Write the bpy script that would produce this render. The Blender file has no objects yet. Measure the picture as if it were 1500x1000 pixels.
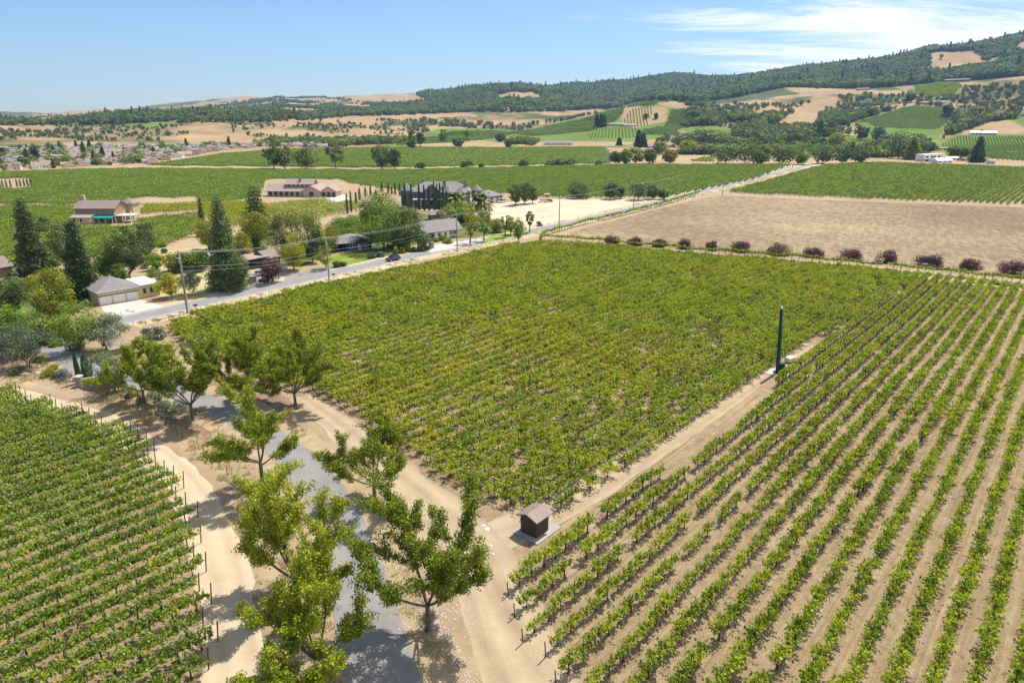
import bpy, math, random
import numpy as np
from mathutils import Vector

# ------------------------------------------------------------------ camera, sky, sun, exposure
S = bpy.context.scene
COL = S.collection
H = 40.0
PITCH = math.radians(18.16)
SP, CP = math.sin(PITCH), math.cos(PITCH)
cam = bpy.data.cameras.new("camera"); cam.lens = 24; cam.sensor_width = 36
cam.clip_start = 0.5; cam.clip_end = 30000
camo = bpy.data.objects.new("camera", cam); COL.objects.link(camo)
camo.location = (0, 0, H); camo.rotation_euler = (math.radians(90) - PITCH, 0, 0)
S.camera = camo
SUN_AZ, SUN_EL = 38.0, 61.0       # azimuth clockwise from +Y, elevation (degrees)
sun = bpy.data.lights.new("sun", 'SUN'); sun.energy = 5.0; sun.angle = math.radians(0.53); sun.color = (1.0, 0.955, 0.88)
suno = bpy.data.objects.new("sun", sun); COL.objects.link(suno)
suno.rotation_euler = (math.radians(90 - SUN_EL), 0, math.radians(180 - SUN_AZ))
suno.location = (0, 0, 300)
W = bpy.data.worlds.new("World"); S.world = W; W.use_nodes = True
nt = W.node_tree; N = nt.nodes; L = nt.links
bg = N['Background']; bg.inputs[1].default_value = 0.088
sky = N.new('ShaderNodeTexSky'); sky.sky_type = 'NISHITA'; sky.sun_disc = False
sky.sun_elevation = math.radians(SUN_EL); sky.sun_rotation = math.radians(SUN_AZ)
sky.altitude = 50; sky.air_density = 1.1; sky.dust_density = 0.15; sky.ozone_density = 3.0
tc = N.new('ShaderNodeTexCoord'); sep = N.new('ShaderNodeSeparateXYZ'); L.new(tc.outputs['Generated'], sep.inputs[0])
def wmath(op, a, b=None, clamp=False):
    m = N.new('ShaderNodeMath'); m.operation = op; m.use_clamp = clamp
    for i, v in enumerate((a, b)):
        if v is None: continue
        if isinstance(v, (int, float)): m.inputs[i].default_value = v
        else: L.new(v, m.inputs[i])
    return m.outputs[0]
# cirrus: direction projected on a high plane, streaked noise, kept to the right half of the sky
zc = wmath('MAXIMUM', sep.outputs[2], 0.015)
zz = wmath('ADD', zc, 0.10)
ux = wmath('DIVIDE', sep.outputs[0], zz); uy = wmath('DIVIDE', sep.outputs[1], zz)
cmb = N.new('ShaderNodeCombineXYZ'); L.new(ux, cmb.inputs[0]); L.new(uy, cmb.inputs[1])
mp = N.new('ShaderNodeMapping'); mp.inputs['Rotation'].default_value = (0, 0, math.radians(28)); mp.inputs['Scale'].default_value = (0.55, 1.5, 1)
mp.inputs['Location'].default_value = (3.1, 1.7, 0)
L.new(cmb.outputs[0], mp.inputs[0])
n1 = N.new('ShaderNodeTexNoise'); n1.inputs['Scale'].default_value = 1.05; n1.inputs['Detail'].default_value = 9; n1.inputs['Roughness'].default_value = 0.68; n1.inputs['Distortion'].default_value = 0.5
L.new(mp.outputs[0], n1.inputs[0])
az = wmath('DIVIDE', sep.outputs[0], wmath('MAXIMUM', sep.outputs[1], 0.05))
mr = N.new('ShaderNodeMapRange'); mr.interpolation_type = 'SMOOTHSTEP'; L.new(az, mr.inputs[0])
mr.inputs[1].default_value = -0.1; mr.inputs[2].default_value = 0.55; mr.inputs[3].default_value = -0.26; mr.inputs[4].default_value = 0.15
cd = wmath('ADD', n1.outputs[0], mr.outputs[0])
cr = N.new('ShaderNodeMapRange'); cr.interpolation_type = 'SMOOTHSTEP'; L.new(cd, cr.inputs[0])
cr.inputs[1].default_value = 0.45; cr.inputs[2].default_value = 0.68; cr.inputs[3].default_value = 0.0; cr.inputs[4].default_value = 0.9
mix = N.new('ShaderNodeMix'); mix.data_type = 'RGBA'
tint = N.new('ShaderNodeMix'); tint.data_type = 'RGBA'; tint.blend_type = 'MULTIPLY'; tint.inputs[0].default_value = 1; tint.inputs[7].default_value = (.84, 1.0, 1.25, 1); L.new(sky.outputs[0], tint.inputs[6])
L.new(cr.outputs[0], mix.inputs[0]); L.new(tint.outputs[2], mix.inputs[6]); mix.inputs[7].default_value = (11.2, 11.4, 11.8, 1)
L.new(mix.outputs[2], bg.inputs[0])
S.view_settings.view_transform = 'Standard'; S.view_settings.look = 'None'; S.view_settings.gamma = 1
S.view_settings.exposure = 0.32
S.cycles.max_bounces = 6; S.cycles.transparent_max_bounces = 8; S.cycles.volume_bounces = 0

rng = np.random.default_rng(7)
random.seed(7)
HAZE_D = 6e-5

# ------------------------------------------------------------------ photograph pixel (1500x1000) <-> world
def ray(px, py):
    x = (px - 750) / 1000.0; y = (py - 500) / 1000.0
    return x, CP - y * SP, -(SP + y * CP)
def project(X, Y, Z):
    d = Y * CP - (Z - H) * SP
    v = -Y * SP - (Z - H) * CP
    d = np.where(np.abs(d) < 1e-3, 1e-3, d)
    return 750 + 1000 * X / d, 500 + 1000 * v / d, d
def G(px, py):
    x, y, z = ray(px, py); t = H / -z
    return np.array([x * t, y * t])
def Gs(pts): return np.array([G(a, b) for a, b in pts])

# ------------------------------------------------------------------ noise
def _hash(ix, iy, seed):
    n = (ix.astype(np.int64) * 374761393 + iy.astype(np.int64) * 668265263 + seed * 1442695041) & 0xffffffff
    n = ((n ^ (n >> 13)) * 1274126177) & 0xffffffff
    return ((n ^ (n >> 16)) & 0xffff) / 65535.0
def vnoise(x, y, seed=0):
    x = np.asarray(x, float); y = np.asarray(y, float)
    ix = np.floor(x); iy = np.floor(y); fx = x - ix; fy = y - iy
    fx = fx * fx * (3 - 2 * fx); fy = fy * fy * (3 - 2 * fy)
    a = _hash(ix, iy, seed); b = _hash(ix + 1, iy, seed); c = _hash(ix, iy + 1, seed); d = _hash(ix + 1, iy + 1, seed)
    return (a * (1 - fx) + b * fx) * (1 - fy) + (c * (1 - fx) + d * fx) * fy
def fbm(x, y, seed=0, o=4):
    s = 0; a = 0.5; t = 0
    for i in range(o):
        s = s + a * vnoise(x, y, seed + i); t += a; x = x * 2.03 + 11; y = y * 2.03 + 7; a *= 0.5
    return s / t

# ------------------------------------------------------------------ terrain: crest heights per compass direction
RK = np.array([850, 900, 1050, 1200, 1400, 1700, 2100, 2800, 4000, 6000, 9000.])
F = None
TAB = {
 -300: (F, F, F, 207, 192, 188, 184, 180, 172, 172),
 0:    (F, F, F, 206, 191, 186, 183, 178, 169, 171),
 150:  (F, F, F, 204, 190, 185, 181, 173, 163, 168),
 300:  (F, F, F, 198, 187, 182, 178, 168, 149, 160),
 420:  (F, F, F, 192, 182, 176, 166, 149, 143, 155),
 530:  (F, F, F, 196, 179, 171, 165, 156, 141, 152),
 620:  (F, F, F, 196, 179, 169, 156, 141, 138, 150),
 700:  (F, F, F, 193, 176, 166, 146, 131, 137, 150),
 800:  (F, F, 210, 192, 173, 163, 143, 130, 137, 150),
 880:  (F, F, 207, 184, 165, 161, 139, 124, 132, 150),
 960:  (F, F, 205, 178, 149, 156, 133, 118, 128, 150),
 1050: (F, F, 207, 186, 163, 150, 129, 118, 125, 150),
 1150: (F, F, 208, 190, 158, 136, 112, 106, 120, 150),
 1250: (F, F, 210, 184, 152, 127, 101, 96, 112, 150),
 1330: (F, F, 212, 182, 147, 120, 90, 84, 100, 150),
 1420: (F, F, 215, 191, 150, 112, 76, 70, 90, 150),
 1500: (F, F, 215, 190, 150, 106, 64, 56, 80, 150),
 1800: (F, F, 215, 186, 146, 104, 70, 60, 80, 150),
}
_px = np.linspace(-300, 1800, 211); _r = np.linspace(850, 6000, 207)
_cols = sorted(TAB)
def _zc(col):
    out = [0.0]
    for r, y in zip(RK[1:], TAB[col]):
        if y is None: out.append(0.0); continue
        a, b, c = ray(col, y); out.append(H + r * c / math.hypot(a, b))
    return np.array(out)
_zt = np.array([_zc(c) for c in _cols])                      # ncol x nr
_g = np.array([[np.interp(p, _cols, _zt[:, j]) for j in range(_zt.shape[1])] for p in _px])
_T = np.array([np.interp(_r, RK, row) if len(row) == len(RK) else np.interp(_r, RK[:len(row)], row) for row in _g])
def _blur(A, n, ax):
    for _ in range(n):
        A = (np.roll(A, 1, ax) + A * 2 + np.roll(A, -1, ax)) / 4
    return A
_p = np.pad(_T, ((8, 8), (8, 8)), mode='edge'); _p = _blur(_blur(_p, 5, 0), 4, 1); _T = _p[8:-8, 8:-8]
def height(X, Y):
    X = np.asarray(X, float); Y = np.asarray(Y, float)
    r = np.hypot(X, Y)
    front = Y > 50
    u = X / np.where(front, Y, 50.0)
    px = np.clip(750 + 1052 * u, -300, 1799.9); rr = np.clip(r, 850, 5999.9)
    fi = (px + 300) / 10.0; fj = (rr - 850) / 25.0
    i = fi.astype(int); j = np.minimum(fj.astype(int), _T.shape[1] - 2); i = np.minimum(i, _T.shape[0] - 2)
    a = fi - i; b = fj - j
    z = (_T[i, j] * (1 - a) + _T[i + 1, j] * a) * (1 - b) + (_T[i, j + 1] * (1 - a) + _T[i + 1, j + 1] * a) * b
    k = np.clip((r - 1120) / 500, 0, 1)
    z = z + k * ((fbm(X / 170, Y / 170, 3) - 0.5) * 34 + (fbm(X / 420, Y / 420, 9, 3) - 0.5) * np.clip(r / 30, 30, 90))
    z = z * np.clip((Y - 50) / 400, 0, 1)
    return np.where(r < 890, 0.0, np.maximum(z, 0) * np.clip((r - 890) / 60, 0, 1))
def GT(px, py):
    """first point of the terrain that the sight line through a pixel meets"""
    x, y, z = ray(px, py)
    t = np.linspace(20, 7000, 9000); X = x * t; Y = y * t; Z = H + z * t
    if z < 0:
        tf = H / -z
        if math.hypot(x, y) * tf < 890: return np.array([x * tf, y * tf, 0.0])
    hit = np.nonzero(Z <= height(X, Y))[0]
    k = hit[0] if len(hit) else len(t) - 1
    return np.array([X[k], Y[k], float(height(X[k], Y[k]))])
def inpoly(px, py, poly):
    px = np.asarray(px); py = np.asarray(py); c = np.zeros(px.shape, bool)
    n = len(poly)
    for i in range(n):
        x1, y1 = poly[i]; x2, y2 = poly[i - 1]
        if y1 == y2: continue
        c ^= ((y1 > py) != (y2 > py)) & (px < (x2 - x1) * (py - y1) / (y2 - y1) + x1)
    return c
def hpx(px, pyb, pyt, d=None):
    """height in metres of a thing standing at (px,pyb) whose top shows at pyt"""
    if d is None: d = H / (SP + (pyb - 500) / 1000 * CP)
    b = (pyb - 500) / 1000; t = (pyt - 500) / 1000
    return d * (b - t) / (CP - SP * t)

# ------------------------------------------------------------------ mesh buffers
class MB:
    def __init__(s): s.V = []; s.F = []; s.M = []; s.T = []; s.n = 0
    def add(s, v, f, mat=0, tint=0.5):
        v = np.asarray(v, float).reshape(-1, 3)
        if isinstance(f, np.ndarray): s.F.append(f + s.n); s.M.append(np.full(len(f), mat))
        else:
            for q in f: s.F.append(np.array([q]) + s.n); s.M.append(np.array([mat]))
        s.V.append(v); s.T.append(np.broadcast_to(np.asarray(tint, float), (len(v),))); s.n += len(v)
        return s
    def box(s, x0, x1, y0, y1, z0, z1, mat=0):
        v = [(x0,y0,z0),(x1,y0,z0),(x1,y1,z0),(x0,y1,z0),(x0,y0,z1),(x1,y0,z1),(x1,y1,z1),(x0,y1,z1)]
        return s.add(v, np.array([(0,3,2,1),(4,5,6,7),(0,1,5,4),(1,2,6,5),(2,3,7,6),(3,0,4,7)]), mat)
    def tube(s, pts, rad, n=6, mat=0, cap=True):
        pts = np.asarray(pts, float); m = len(pts); rad = np.broadcast_to(rad, (m,))
        tan = np.gradient(pts, axis=0); tan /= np.linalg.norm(tan, axis=1)[:, None] + 1e-9
        ref = np.array([0.0, 0, 1]) if abs(tan[:, 2]).mean() < 0.9 else np.array([1.0, 0, 0])
        a = np.cross(tan, ref); a /= np.linalg.norm(a, axis=1)[:, None] + 1e-9; b = np.cross(tan, a)
        th = np.arange(n) * 2 * math.pi / n
        V = pts[:, None] + rad[:, None, None] * (a[:, None] * np.cos(th)[None, :, None] + b[:, None] * np.sin(th)[None, :, None])
        i = np.arange(m - 1)[:, None] * n; j = np.arange(n)[None]; k = (j + 1) % n
        f = np.stack([i + j, i + k, i + n + k, i + n + j], -1).reshape(-1, 4)
        s.add(V.reshape(-1, 3), f, mat)
        if cap:
            s.F.append(np.array([list(range(s.n - n, s.n))])); s.M.append(np.array([mat]))
            s.F.append(np.array([list(range(s.n - n * m, s.n - n * m + n))])); s.M.append(np.array([mat]))
        return s
    def leaves(s, P, size, tint, up=0.35, mat=0, aspect=0.62, rs=None, Nn=None):
        """one bent leaf-shaped quad per point"""
        r = rs or rng; n = len(P)
        nn = r.normal(size=(n, 3)); nn /= np.linalg.norm(nn, axis=1)[:, None]
        nn[:, 2] += up
        if Nn is not None: nn += Nn
        nn /= np.linalg.norm(nn, axis=1)[:, None] + 1e-9
        q = r.normal(size=(n, 3)); u = np.cross(nn, q); u /= np.linalg.norm(u, axis=1)[:, None] + 1e-9; w = np.cross(nn, u)
        sz = (np.broadcast_to(size, (n,)) * r.uniform(0.7, 1.3, n))[:, None] * 0.5
        V = np.stack([P + u * sz, P + w * sz * aspect + nn * sz * 0.15, P - u * sz * 0.9, P - w * sz * aspect + nn * sz * 0.15], 1).reshape(-1, 3)
        f = np.arange(n * 4).reshape(n, 4)
        return s.add(V, f, mat, np.repeat(np.broadcast_to(tint, (n,)), 4))
    def mesh(s, name, mats, smooth=False):
        me = bpy.data.meshes.new(name)
        V = np.concatenate(s.V); T = np.concatenate(s.T)
        ln = np.concatenate([np.full(len(f), f.shape[1]) for f in s.F]); lp = np.concatenate([f.ravel() for f in s.F])
        me.vertices.add(len(V)); me.vertices.foreach_set('co', V.ravel().astype(np.float32))
        me.loops.add(len(lp)); me.loops.foreach_set('vertex_index', lp.astype(np.int32))
        me.polygons.add(len(ln)); me.polygons.foreach_set('loop_start', (np.cumsum(ln) - ln).astype(np.int32))
        me.polygons.foreach_set('loop_total', ln.astype(np.int32))
        for m in (mats if isinstance(mats, (list, tuple)) else [mats]): me.materials.append(m)
        me.polygons.foreach_set('material_index', np.concatenate(s.M).astype(np.int32))
        me.polygons.foreach_set('use_smooth', np.full(len(ln), bool(smooth)))
        at = me.attributes.new('tint', 'FLOAT', 'POINT'); at.data.foreach_set('value', T.astype(np.float32))
        me.update(calc_edges=True)
        return me
    def build(s, name, mats, parent=None, smooth=False, link=True, loc=None, rz=0):
        o = bpy.data.objects.new(name, s.mesh(name, mats, smooth))
        if link: COL.objects.link(o)
        if parent is not None: o.parent = parent
        if loc is not None: o.location = loc
        o.rotation_euler.z = rz
        return o
def tag(o, label=None, cat=None, group=None, kind=None):
    if label: o['label'] = label
    if cat: o['category'] = cat
    if group: o['group'] = group
    if kind: o['kind'] = kind
    return o
def empty(name, loc, rz=0, label=None, cat=None, group=None):
    o = bpy.data.objects.new(name, None); COL.objects.link(o); o.location = loc; o.rotation_euler.z = rz
    o.empty_display_size = 0.5
    return tag(o, label, cat, group)
def copy_tree(o, parent=None, **kw):
    c = o.copy(); COL.objects.link(c)
    if parent is not None: c.parent = parent
    for ch in list(o.children): copy_tree(ch, c)
    return c

# ------------------------------------------------------------------ materials
def newmat(name):
    m = bpy.data.materials.new(name); m.use_nodes = True
    return m, m.node_tree.nodes, m.node_tree.links, m.node_tree.nodes['Principled BSDF']
def ramp(N, cols):
    r = N.new('ShaderNodeValToRGB'); e = r.color_ramp.elements
    while len(e) < len(cols): e.new(0.5)
    for k, (p, c) in enumerate(cols): e[k].position = p; e[k].color = (*c, 1)
    return r
def noise(N, L, scale, detail=4, rough=0.55, vec=None, mscale=None, rot=None, coord='Object'):
    t = N.new('ShaderNodeTexCoord'); n = N.new('ShaderNodeTexNoise')
    n.inputs['Scale'].default_value = scale; n.inputs['Detail'].default_value = detail; n.inputs['Roughness'].default_value = rough
    src = t.outputs[coord]
    if vec is not None: src = vec
    if mscale or rot:
        m = N.new('ShaderNodeMapping')
        if mscale: m.inputs['Scale'].default_value = mscale
        if rot:
            m0 = N.new('ShaderNodeMapping'); m0.inputs['Rotation'].default_value = (0, 0, rot); L.new(src, m0.inputs[0]); src = m0.outputs[0]
        L.new(src, m.inputs[0])
        src = m.outputs[0]
    L.new(src, n.inputs[0]); return n
def mixc(N, L, fac, a, b, mode='MIX'):
    m = N.new('ShaderNodeMix'); m.data_type = 'RGBA'; m.blend_type = mode
    for k, v in ((0, fac), (6, a), (7, b)):
        if isinstance(v, (int, float)): m.inputs[k].default_value = v
        elif isinstance(v, tuple): m.inputs[k].default_value = (*v, 1)
        else: L.new(v, m.inputs[k])
    return m.outputs[2]
def bump(N, L, b, h, dist, strength=1.0):
    bp = N.new('ShaderNodeBump'); bp.inputs['Distance'].default_value = dist; bp.inputs['Strength'].default_value = strength
    L.new(h, bp.inputs['Height']); L.new(bp.outputs[0], b.inputs['Normal'])
def leafmat(name, dark, mid, light, trans=0.3, rough=0.5):
    m, N, L, b = newmat(name)
    a = N.new('ShaderNodeAttribute'); a.attribute_name = 'tint'
    oi = N.new('ShaderNodeObjectInfo')
    mm = N.new('ShaderNodeMath'); mm.operation = 'MULTIPLY_ADD'; L.new(oi.outputs['Random'], mm.inputs[0]); mm.inputs[1].default_value = 0.46; mm.inputs[2].default_value = -0.23
    ad = N.new('ShaderNodeMath'); ad.operation = 'ADD'; L.new(a.outputs['Fac'], ad.inputs[0]); L.new(mm.outputs[0], ad.inputs[1])
    r = ramp(N, [(0.05, dark), (0.5, mid), (0.95, light)]); L.new(ad.outputs[0], r.inputs[0])
    L.new(r.outputs[0], b.inputs['Base Color']); b.inputs['Roughness'].default_value = rough; b.inputs['Specular IOR Level'].default_value = 0.32
    tr = N.new('ShaderNodeBsdfTranslucent'); tc_ = mixc(N, L, 1.0, r.outputs[0], (1.25, 1.35, 0.45), 'MULTIPLY'); L.new(tc_, tr.inputs[0])
    ms = N.new('ShaderNodeMixShader'); ms.inputs[0].default_value = trans
    L.new(b.outputs[0], ms.inputs[1]); L.new(tr.outputs[0], ms.inputs[2]); L.new(ms.outputs[0], N['Material Output'].inputs[0])
    return m
def plain(name, c1, c2=None, scale=2.0, rough=0.8, bmp=0, metal=0, mscale=None, spec=0.3, detail=5):
    m, N, L, b = newmat(name); c2 = c2 or tuple(min(1, x * 1.25) for x in c1)
    n = noise(N, L, scale, detail, 0.6, mscale=mscale); r = ramp(N, [(0.3, c1), (0.7, c2)]); L.new(n.outputs[0], r.inputs[0])
    L.new(r.outputs[0], b.inputs['Base Color']); b.inputs['Roughness'].default_value = rough; b.inputs['Metallic'].default_value = metal
    b.inputs['Specular IOR Level'].default_value = spec
    if bmp: bump(N, L, b, n.outputs[0], bmp)
    return m
LEAF = {
 'vine_lime':  leafmat('vine_leaf_lime', (0.095,0.138,0.008), (0.224,0.288,0.012), (0.448,0.473,0.024), .32),
 'vine_yel':   leafmat('vine_leaf_yellowish', (0.129,0.165,0.009), (0.286,0.303,0.012), (0.504,0.462,0.026), .32),
 'vine_deep':  leafmat('vine_leaf_deep', (0.061,0.111,0.012), (0.160,0.239,0.018), (0.330,0.392,0.032), .30),
 'vine_far':   leafmat('vine_leaf_far', (0.089,0.161,0.021), (0.179,0.265,0.034), (0.283,0.349,0.046), .26),
 'drive':      leafmat('drive_tree_leaf', (.085,.125,.006), (.205,.260,.010), (.420,.430,.020), .22, .42),
 'green':      leafmat('green_leaf', (0.074,0.133,0.016), (0.169,0.256,0.025), (0.317,0.398,0.038), .25),
 'yellow':     leafmat('yellow_green_leaf', (0.124,0.152,0.013), (0.289,0.291,0.020), (0.482,0.430,0.033), .34),
 'dark':       leafmat('dark_leaf', (0.030,0.061,0.021), (0.072,0.119,0.033), (0.152,0.198,0.048), .15),
 'oak':        leafmat('oak_leaf', (0.053,0.083,0.026), (0.120,0.162,0.043), (0.220,0.252,0.066), .18),
 'olive':      leafmat('olive_leaf', (.085,.110,.070), (.160,.190,.120), (.260,.290,.190), .20),
 'purple':     leafmat('purple_leaf', (0.048,0.022,0.026), (0.128,0.054,0.058), (0.255,0.128,0.112), .18),
 'cypress':    leafmat('cypress_leaf', (0.020,0.045,0.017), (0.044,0.083,0.025), (0.093,0.144,0.039), .08),
 'conifer':    leafmat('conifer_leaf', (0.027,0.051,0.020), (0.061,0.095,0.031), (0.133,0.170,0.048), .10),
 'gum':        leafmat('gum_leaf', (0.056,0.087,0.039), (0.119,0.168,0.063), (0.210,0.266,0.098), .22),
 'forest':     leafmat('forest_leaf', (0.086,0.132,0.037), (0.186,0.245,0.062), (0.338,0.371,0.095), .15),
 'scrub':      leafmat('scrub_leaf', (0.072,0.100,0.031), (0.154,0.185,0.050), (0.270,0.274,0.084), .15),
 'willow':     leafmat('willow_leaf', (0.054,0.092,0.015), (0.134,0.185,0.023), (0.306,0.319,0.038), .28),
 'sage':       leafmat('sage_leaf', (.060,.095,.065), (.110,.155,.105), (.190,.240,.170), .15),
 'lavender':   leafmat('lavender_leaf', (.130,.130,.160), (.250,.250,.300), (.380,.370,.430), .15),
 'frond':      leafmat('palm_frond', (.060,.080,.014), (.150,.160,.022), (.330,.240,.040), .25),
}
BARK = plain('bark', (.075,.058,.042), (.17,.14,.105), 6, .95, .02, mscale=(1,1,.25))
BARKD = plain('vine_bark', (.045,.032,.024), (.10,.075,.055), 9, .95, .01)
WOOD = plain('weathered_wood', (.20,.155,.115), (.34,.28,.22), 3, .9, .004, mscale=(4,4,.4))
DARKPOST = plain('dark_stake', (.055,.035,.028), (.11,.07,.055), 5, .8)
RUST = plain('rusty_steel', (.12,.075,.05), (.24,.15,.10), 5, .75)
# ------------------------------------------------------------------ ground materials
ROWAZ = 40.5                                   # compass direction of the vine rows and of the road
RD = np.array([math.sin(math.radians(ROWAZ)), math.cos(math.radians(ROWAZ))]); RN = np.array([RD[1], -RD[0]])
ROT = math.radians(ROWAZ)                       # rotates world so that +Y runs along the rows
def soilmat(name, cols, streak=0.5, clod=0.04, sc=1.0):
    m, N, L, b = newmat(name)
    big = noise(N, L, 0.045 * sc, 5, .6); med = noise(N, L, 0.8 * sc, 6, .7); fine = noise(N, L, 6.0, 6, .8)
    st = noise(N, L, 1.0, 6, .65, mscale=(2.6, .07, 1), rot=ROT)
    tot = None; ws = (.22 + streak * .45, .16, .50, .38); S_ = sum(ws)
    for n, w in zip((st, big, fine, med), ws):
        q = N.new('ShaderNodeMath'); q.operation = 'MULTIPLY_ADD'; L.new(n.outputs[0], q.inputs[0]); q.inputs[1].default_value = w * 1.9
        if tot is None: q.inputs[2].default_value = .5 - S_ * 1.9 / 2
        else: L.new(tot, q.inputs[2])
        tot = q.outputs[0]
    # scattered dark clods and pale pebbles
    v = N.new('ShaderNodeTexVoronoi'); v.inputs['Scale'].default_value = 3.2; t = N.new('ShaderNodeTexCoord'); L.new(t.outputs['Object'], v.inputs['Vector'])
    lt = N.new('ShaderNodeMath'); lt.operation = 'LESS_THAN'; L.new(v.outputs['Distance'], lt.inputs[0]); lt.inputs[1].default_value = .20
    sv = N.new('ShaderNodeSeparateColor'); L.new(v.outputs['Color'], sv.inputs[0]); sg = N.new('ShaderNodeMath'); sg.operation = 'SUBTRACT'; L.new(sv.outputs[0], sg.inputs[0]); sg.inputs[1].default_value = .55
    pm = N.new('ShaderNodeMath'); pm.operation = 'MULTIPLY'; L.new(lt.outputs[0], pm.inputs[0]); L.new(sg.outputs[0], pm.inputs[1])
    fa = N.new('ShaderNodeMath'); fa.operation = 'MULTIPLY_ADD'; L.new(pm.outputs[0], fa.inputs[0]); fa.inputs[1].default_value = .5; L.new(tot, fa.inputs[2]); tot = fa.outputs[0]
    r = ramp(N, cols); L.new(tot, r.inputs[0]); L.new(r.outputs[0], b.inputs['Base Color'])
    b.inputs['Roughness'].default_value = .97; b.inputs['Specular IOR Level'].default_value = .1
    bump(N, L, b, tot, clod * 3)
    return m
SOIL = soilmat('dry_soil', [(.15, (.165,.112,.060)), (.5, (.312,.226,.130)), (.85, (.49,.385,.235))], .6)
SAND = soilmat('sandy_dirt', [(.15, (.225,.158,.085)), (.5, (.380,.285,.168)), (.85, (.53,.42,.265))], .15, .03)
FALLOW = None
def fallowmat():
    m, N, L, b = newmat('mown_stubble')
    st = noise(N, L, 1.0, 6, .65, mscale=(.55, .10, 1), rot=.5); st2 = noise(N, L, 1.0, 5, .7, mscale=(.10, .45, 1), rot=1.1)
    big = noise(N, L, .012, 3, .5); fine = noise(N, L, 2.5, 6, .8)
    a = mixc(N, L, .5, st.outputs[0], st2.outputs[0]); a = mixc(N, L, .3, a, big.outputs[0]); a = mixc(N, L, .28, a, fine.outputs[0])
    r = ramp(N, [(.40, (.15,.105,.065)), (.48, (.23,.17,.105)), (.54, (.32,.25,.15)), (.62, (.48,.40,.23))]); L.new(a, r.inputs[0]); L.new(r.outputs[0], b.inputs['Base Color'])
    b.inputs['Roughness'].default_value = .98; b.inputs['Specular IOR Level'].default_value = .05; bump(N, L, b, fine.outputs[0], .15)
    return m
FALLOW = fallowmat()
def asphalt(name, c1, c2, cracks=True):
    m, N, L, b = newmat(name)
    n = noise(N, L, .35, 6, .65); f = noise(N, L, 30, 3, .6); a = mixc(N, L, .35, n.outputs[0], f.outputs[0])
    r = ramp(N, [(.38, c1), (.62, c2)]); L.new(a, r.inputs[0]); col = r.outputs[0]
    if cracks:
        w = noise(N, L, .8, 3, .5); v = N.new('ShaderNodeTexVoronoi'); v.feature = 'DISTANCE_TO_EDGE'; v.inputs['Scale'].default_value = .16
        t = N.new('ShaderNodeTexCoord'); mx = mixc(N, L, .2, t.outputs['Object'], w.outputs['Color'], 'ADD')
        L.new(mx, v.inputs['Vector']); lt = N.new('ShaderNodeMath'); lt.operation = 'LESS_THAN'; L.new(v.outputs[0], lt.inputs[0]); lt.inputs[1].default_value = .006
        lm = N.new('ShaderNodeMath'); lm.operation = 'MULTIPLY'; L.new(lt.outputs[0], lm.inputs[0]); lm.inputs[1].default_value = .55
        col = mixc(N, L, lm.outputs[0], col, (.06, .06, .062))
    L.new(col, b.inputs['Base Color']); b.inputs['Roughness'].default_value = .9; bump(N, L, b, f.outputs[0], .01)
    return m
ROADM = asphalt('road_asphalt', (.20,.19,.182), (.27,.26,.248), False); DRIVEM = asphalt('drive_asphalt', (.195,.180,.166), (.27,.252,.232), False)
CONC = plain('concrete', (.42,.39,.34), (.56,.52,.46), .6, .9, .005)
WHITE = plain('white_paint', (.74,.73,.70), (.82,.81,.78), .5, .7)
def trackmat():
    m, N, L, b = newmat('dirt_track')
    uv = N.new('ShaderNodeUVMap'); uv.uv_map = 'UVMap'
    s = N.new('ShaderNodeSeparateXYZ'); L.new(uv.outputs[0], s.inputs[0])
    st = noise(N, L, 1.0, 5, .6, vec=uv.outputs[0], mscale=(5.0, .10, 1)); fine = noise(N, L, 4, 6, .75); med = noise(N, L, .35, 4, .6)
    w = N.new('ShaderNodeMath'); w.operation = 'SINE'; mu = N.new('ShaderNodeMath'); mu.operation = 'MULTIPLY'; L.new(s.outputs[0], mu.inputs[0]); mu.inputs[1].default_value = 2 * math.pi / .42
    L.new(mu.outputs[0], w.inputs[0]); ws = N.new('ShaderNodeMath'); ws.operation = 'MULTIPLY_ADD'; L.new(w.outputs[0], ws.inputs[0]); ws.inputs[1].default_value = .10; ws.inputs[2].default_value = .5
    a = mixc(N, L, .5, st.outputs[0], fine.outputs[0]); a = mixc(N, L, .35, a, med.outputs[0]); a = mixc(N, L, .35, a, ws.outputs[0])
    r = ramp(N, [(.36, (0.378,0.293,0.189)), (.5, (0.477,0.378,0.248)), (.64, (0.567,0.464,0.315))]); L.new(a, r.inputs[0]); L.new(r.outputs[0], b.inputs['Base Color'])
    b.inputs['Roughness'].default_value = .97; b.inputs['Specular IOR Level'].default_value = .1; bump(N, L, b, a, .10)
    return m
TRACK = trackmat()
def ruts(name, cols):
    m = TRACK.copy(); m.name = name; r = [n for n in m.node_tree.nodes if n.type == 'VALTORGB'][0]
    for e, (p, c) in zip(r.color_ramp.elements, cols): e.position = p; e.color = (*c, 1)
    return m
HEAD = ruts('rutted_soil', [(.36, (0.257,0.185,0.114)), (.5, (0.375,0.285,0.180)), (.64, (0.494,0.389,0.261))]); MARGIN = ruts('track_margin', [(.36, (0.237,0.162,0.095)), (.5, (0.342,0.247,0.152)), (.64, (0.446,0.342,0.218))])
def drygrass(name, cols, sc=1.0):
    m, N, L, b = newmat(name)
    n = noise(N, L, .10 * sc, 6, .65); f = noise(N, L, 3, 6, .8); a = mixc(N, L, .45, n.outputs[0], f.outputs[0])
    r = ramp(N, cols); L.new(a, r.inputs[0]); L.new(r.outputs[0], b.inputs['Base Color']); b.inputs['Roughness'].default_value = .98
    b.inputs['Specular IOR Level'].default_value = .08; bump(N, L, b, f.outputs[0], .15); return m
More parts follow.
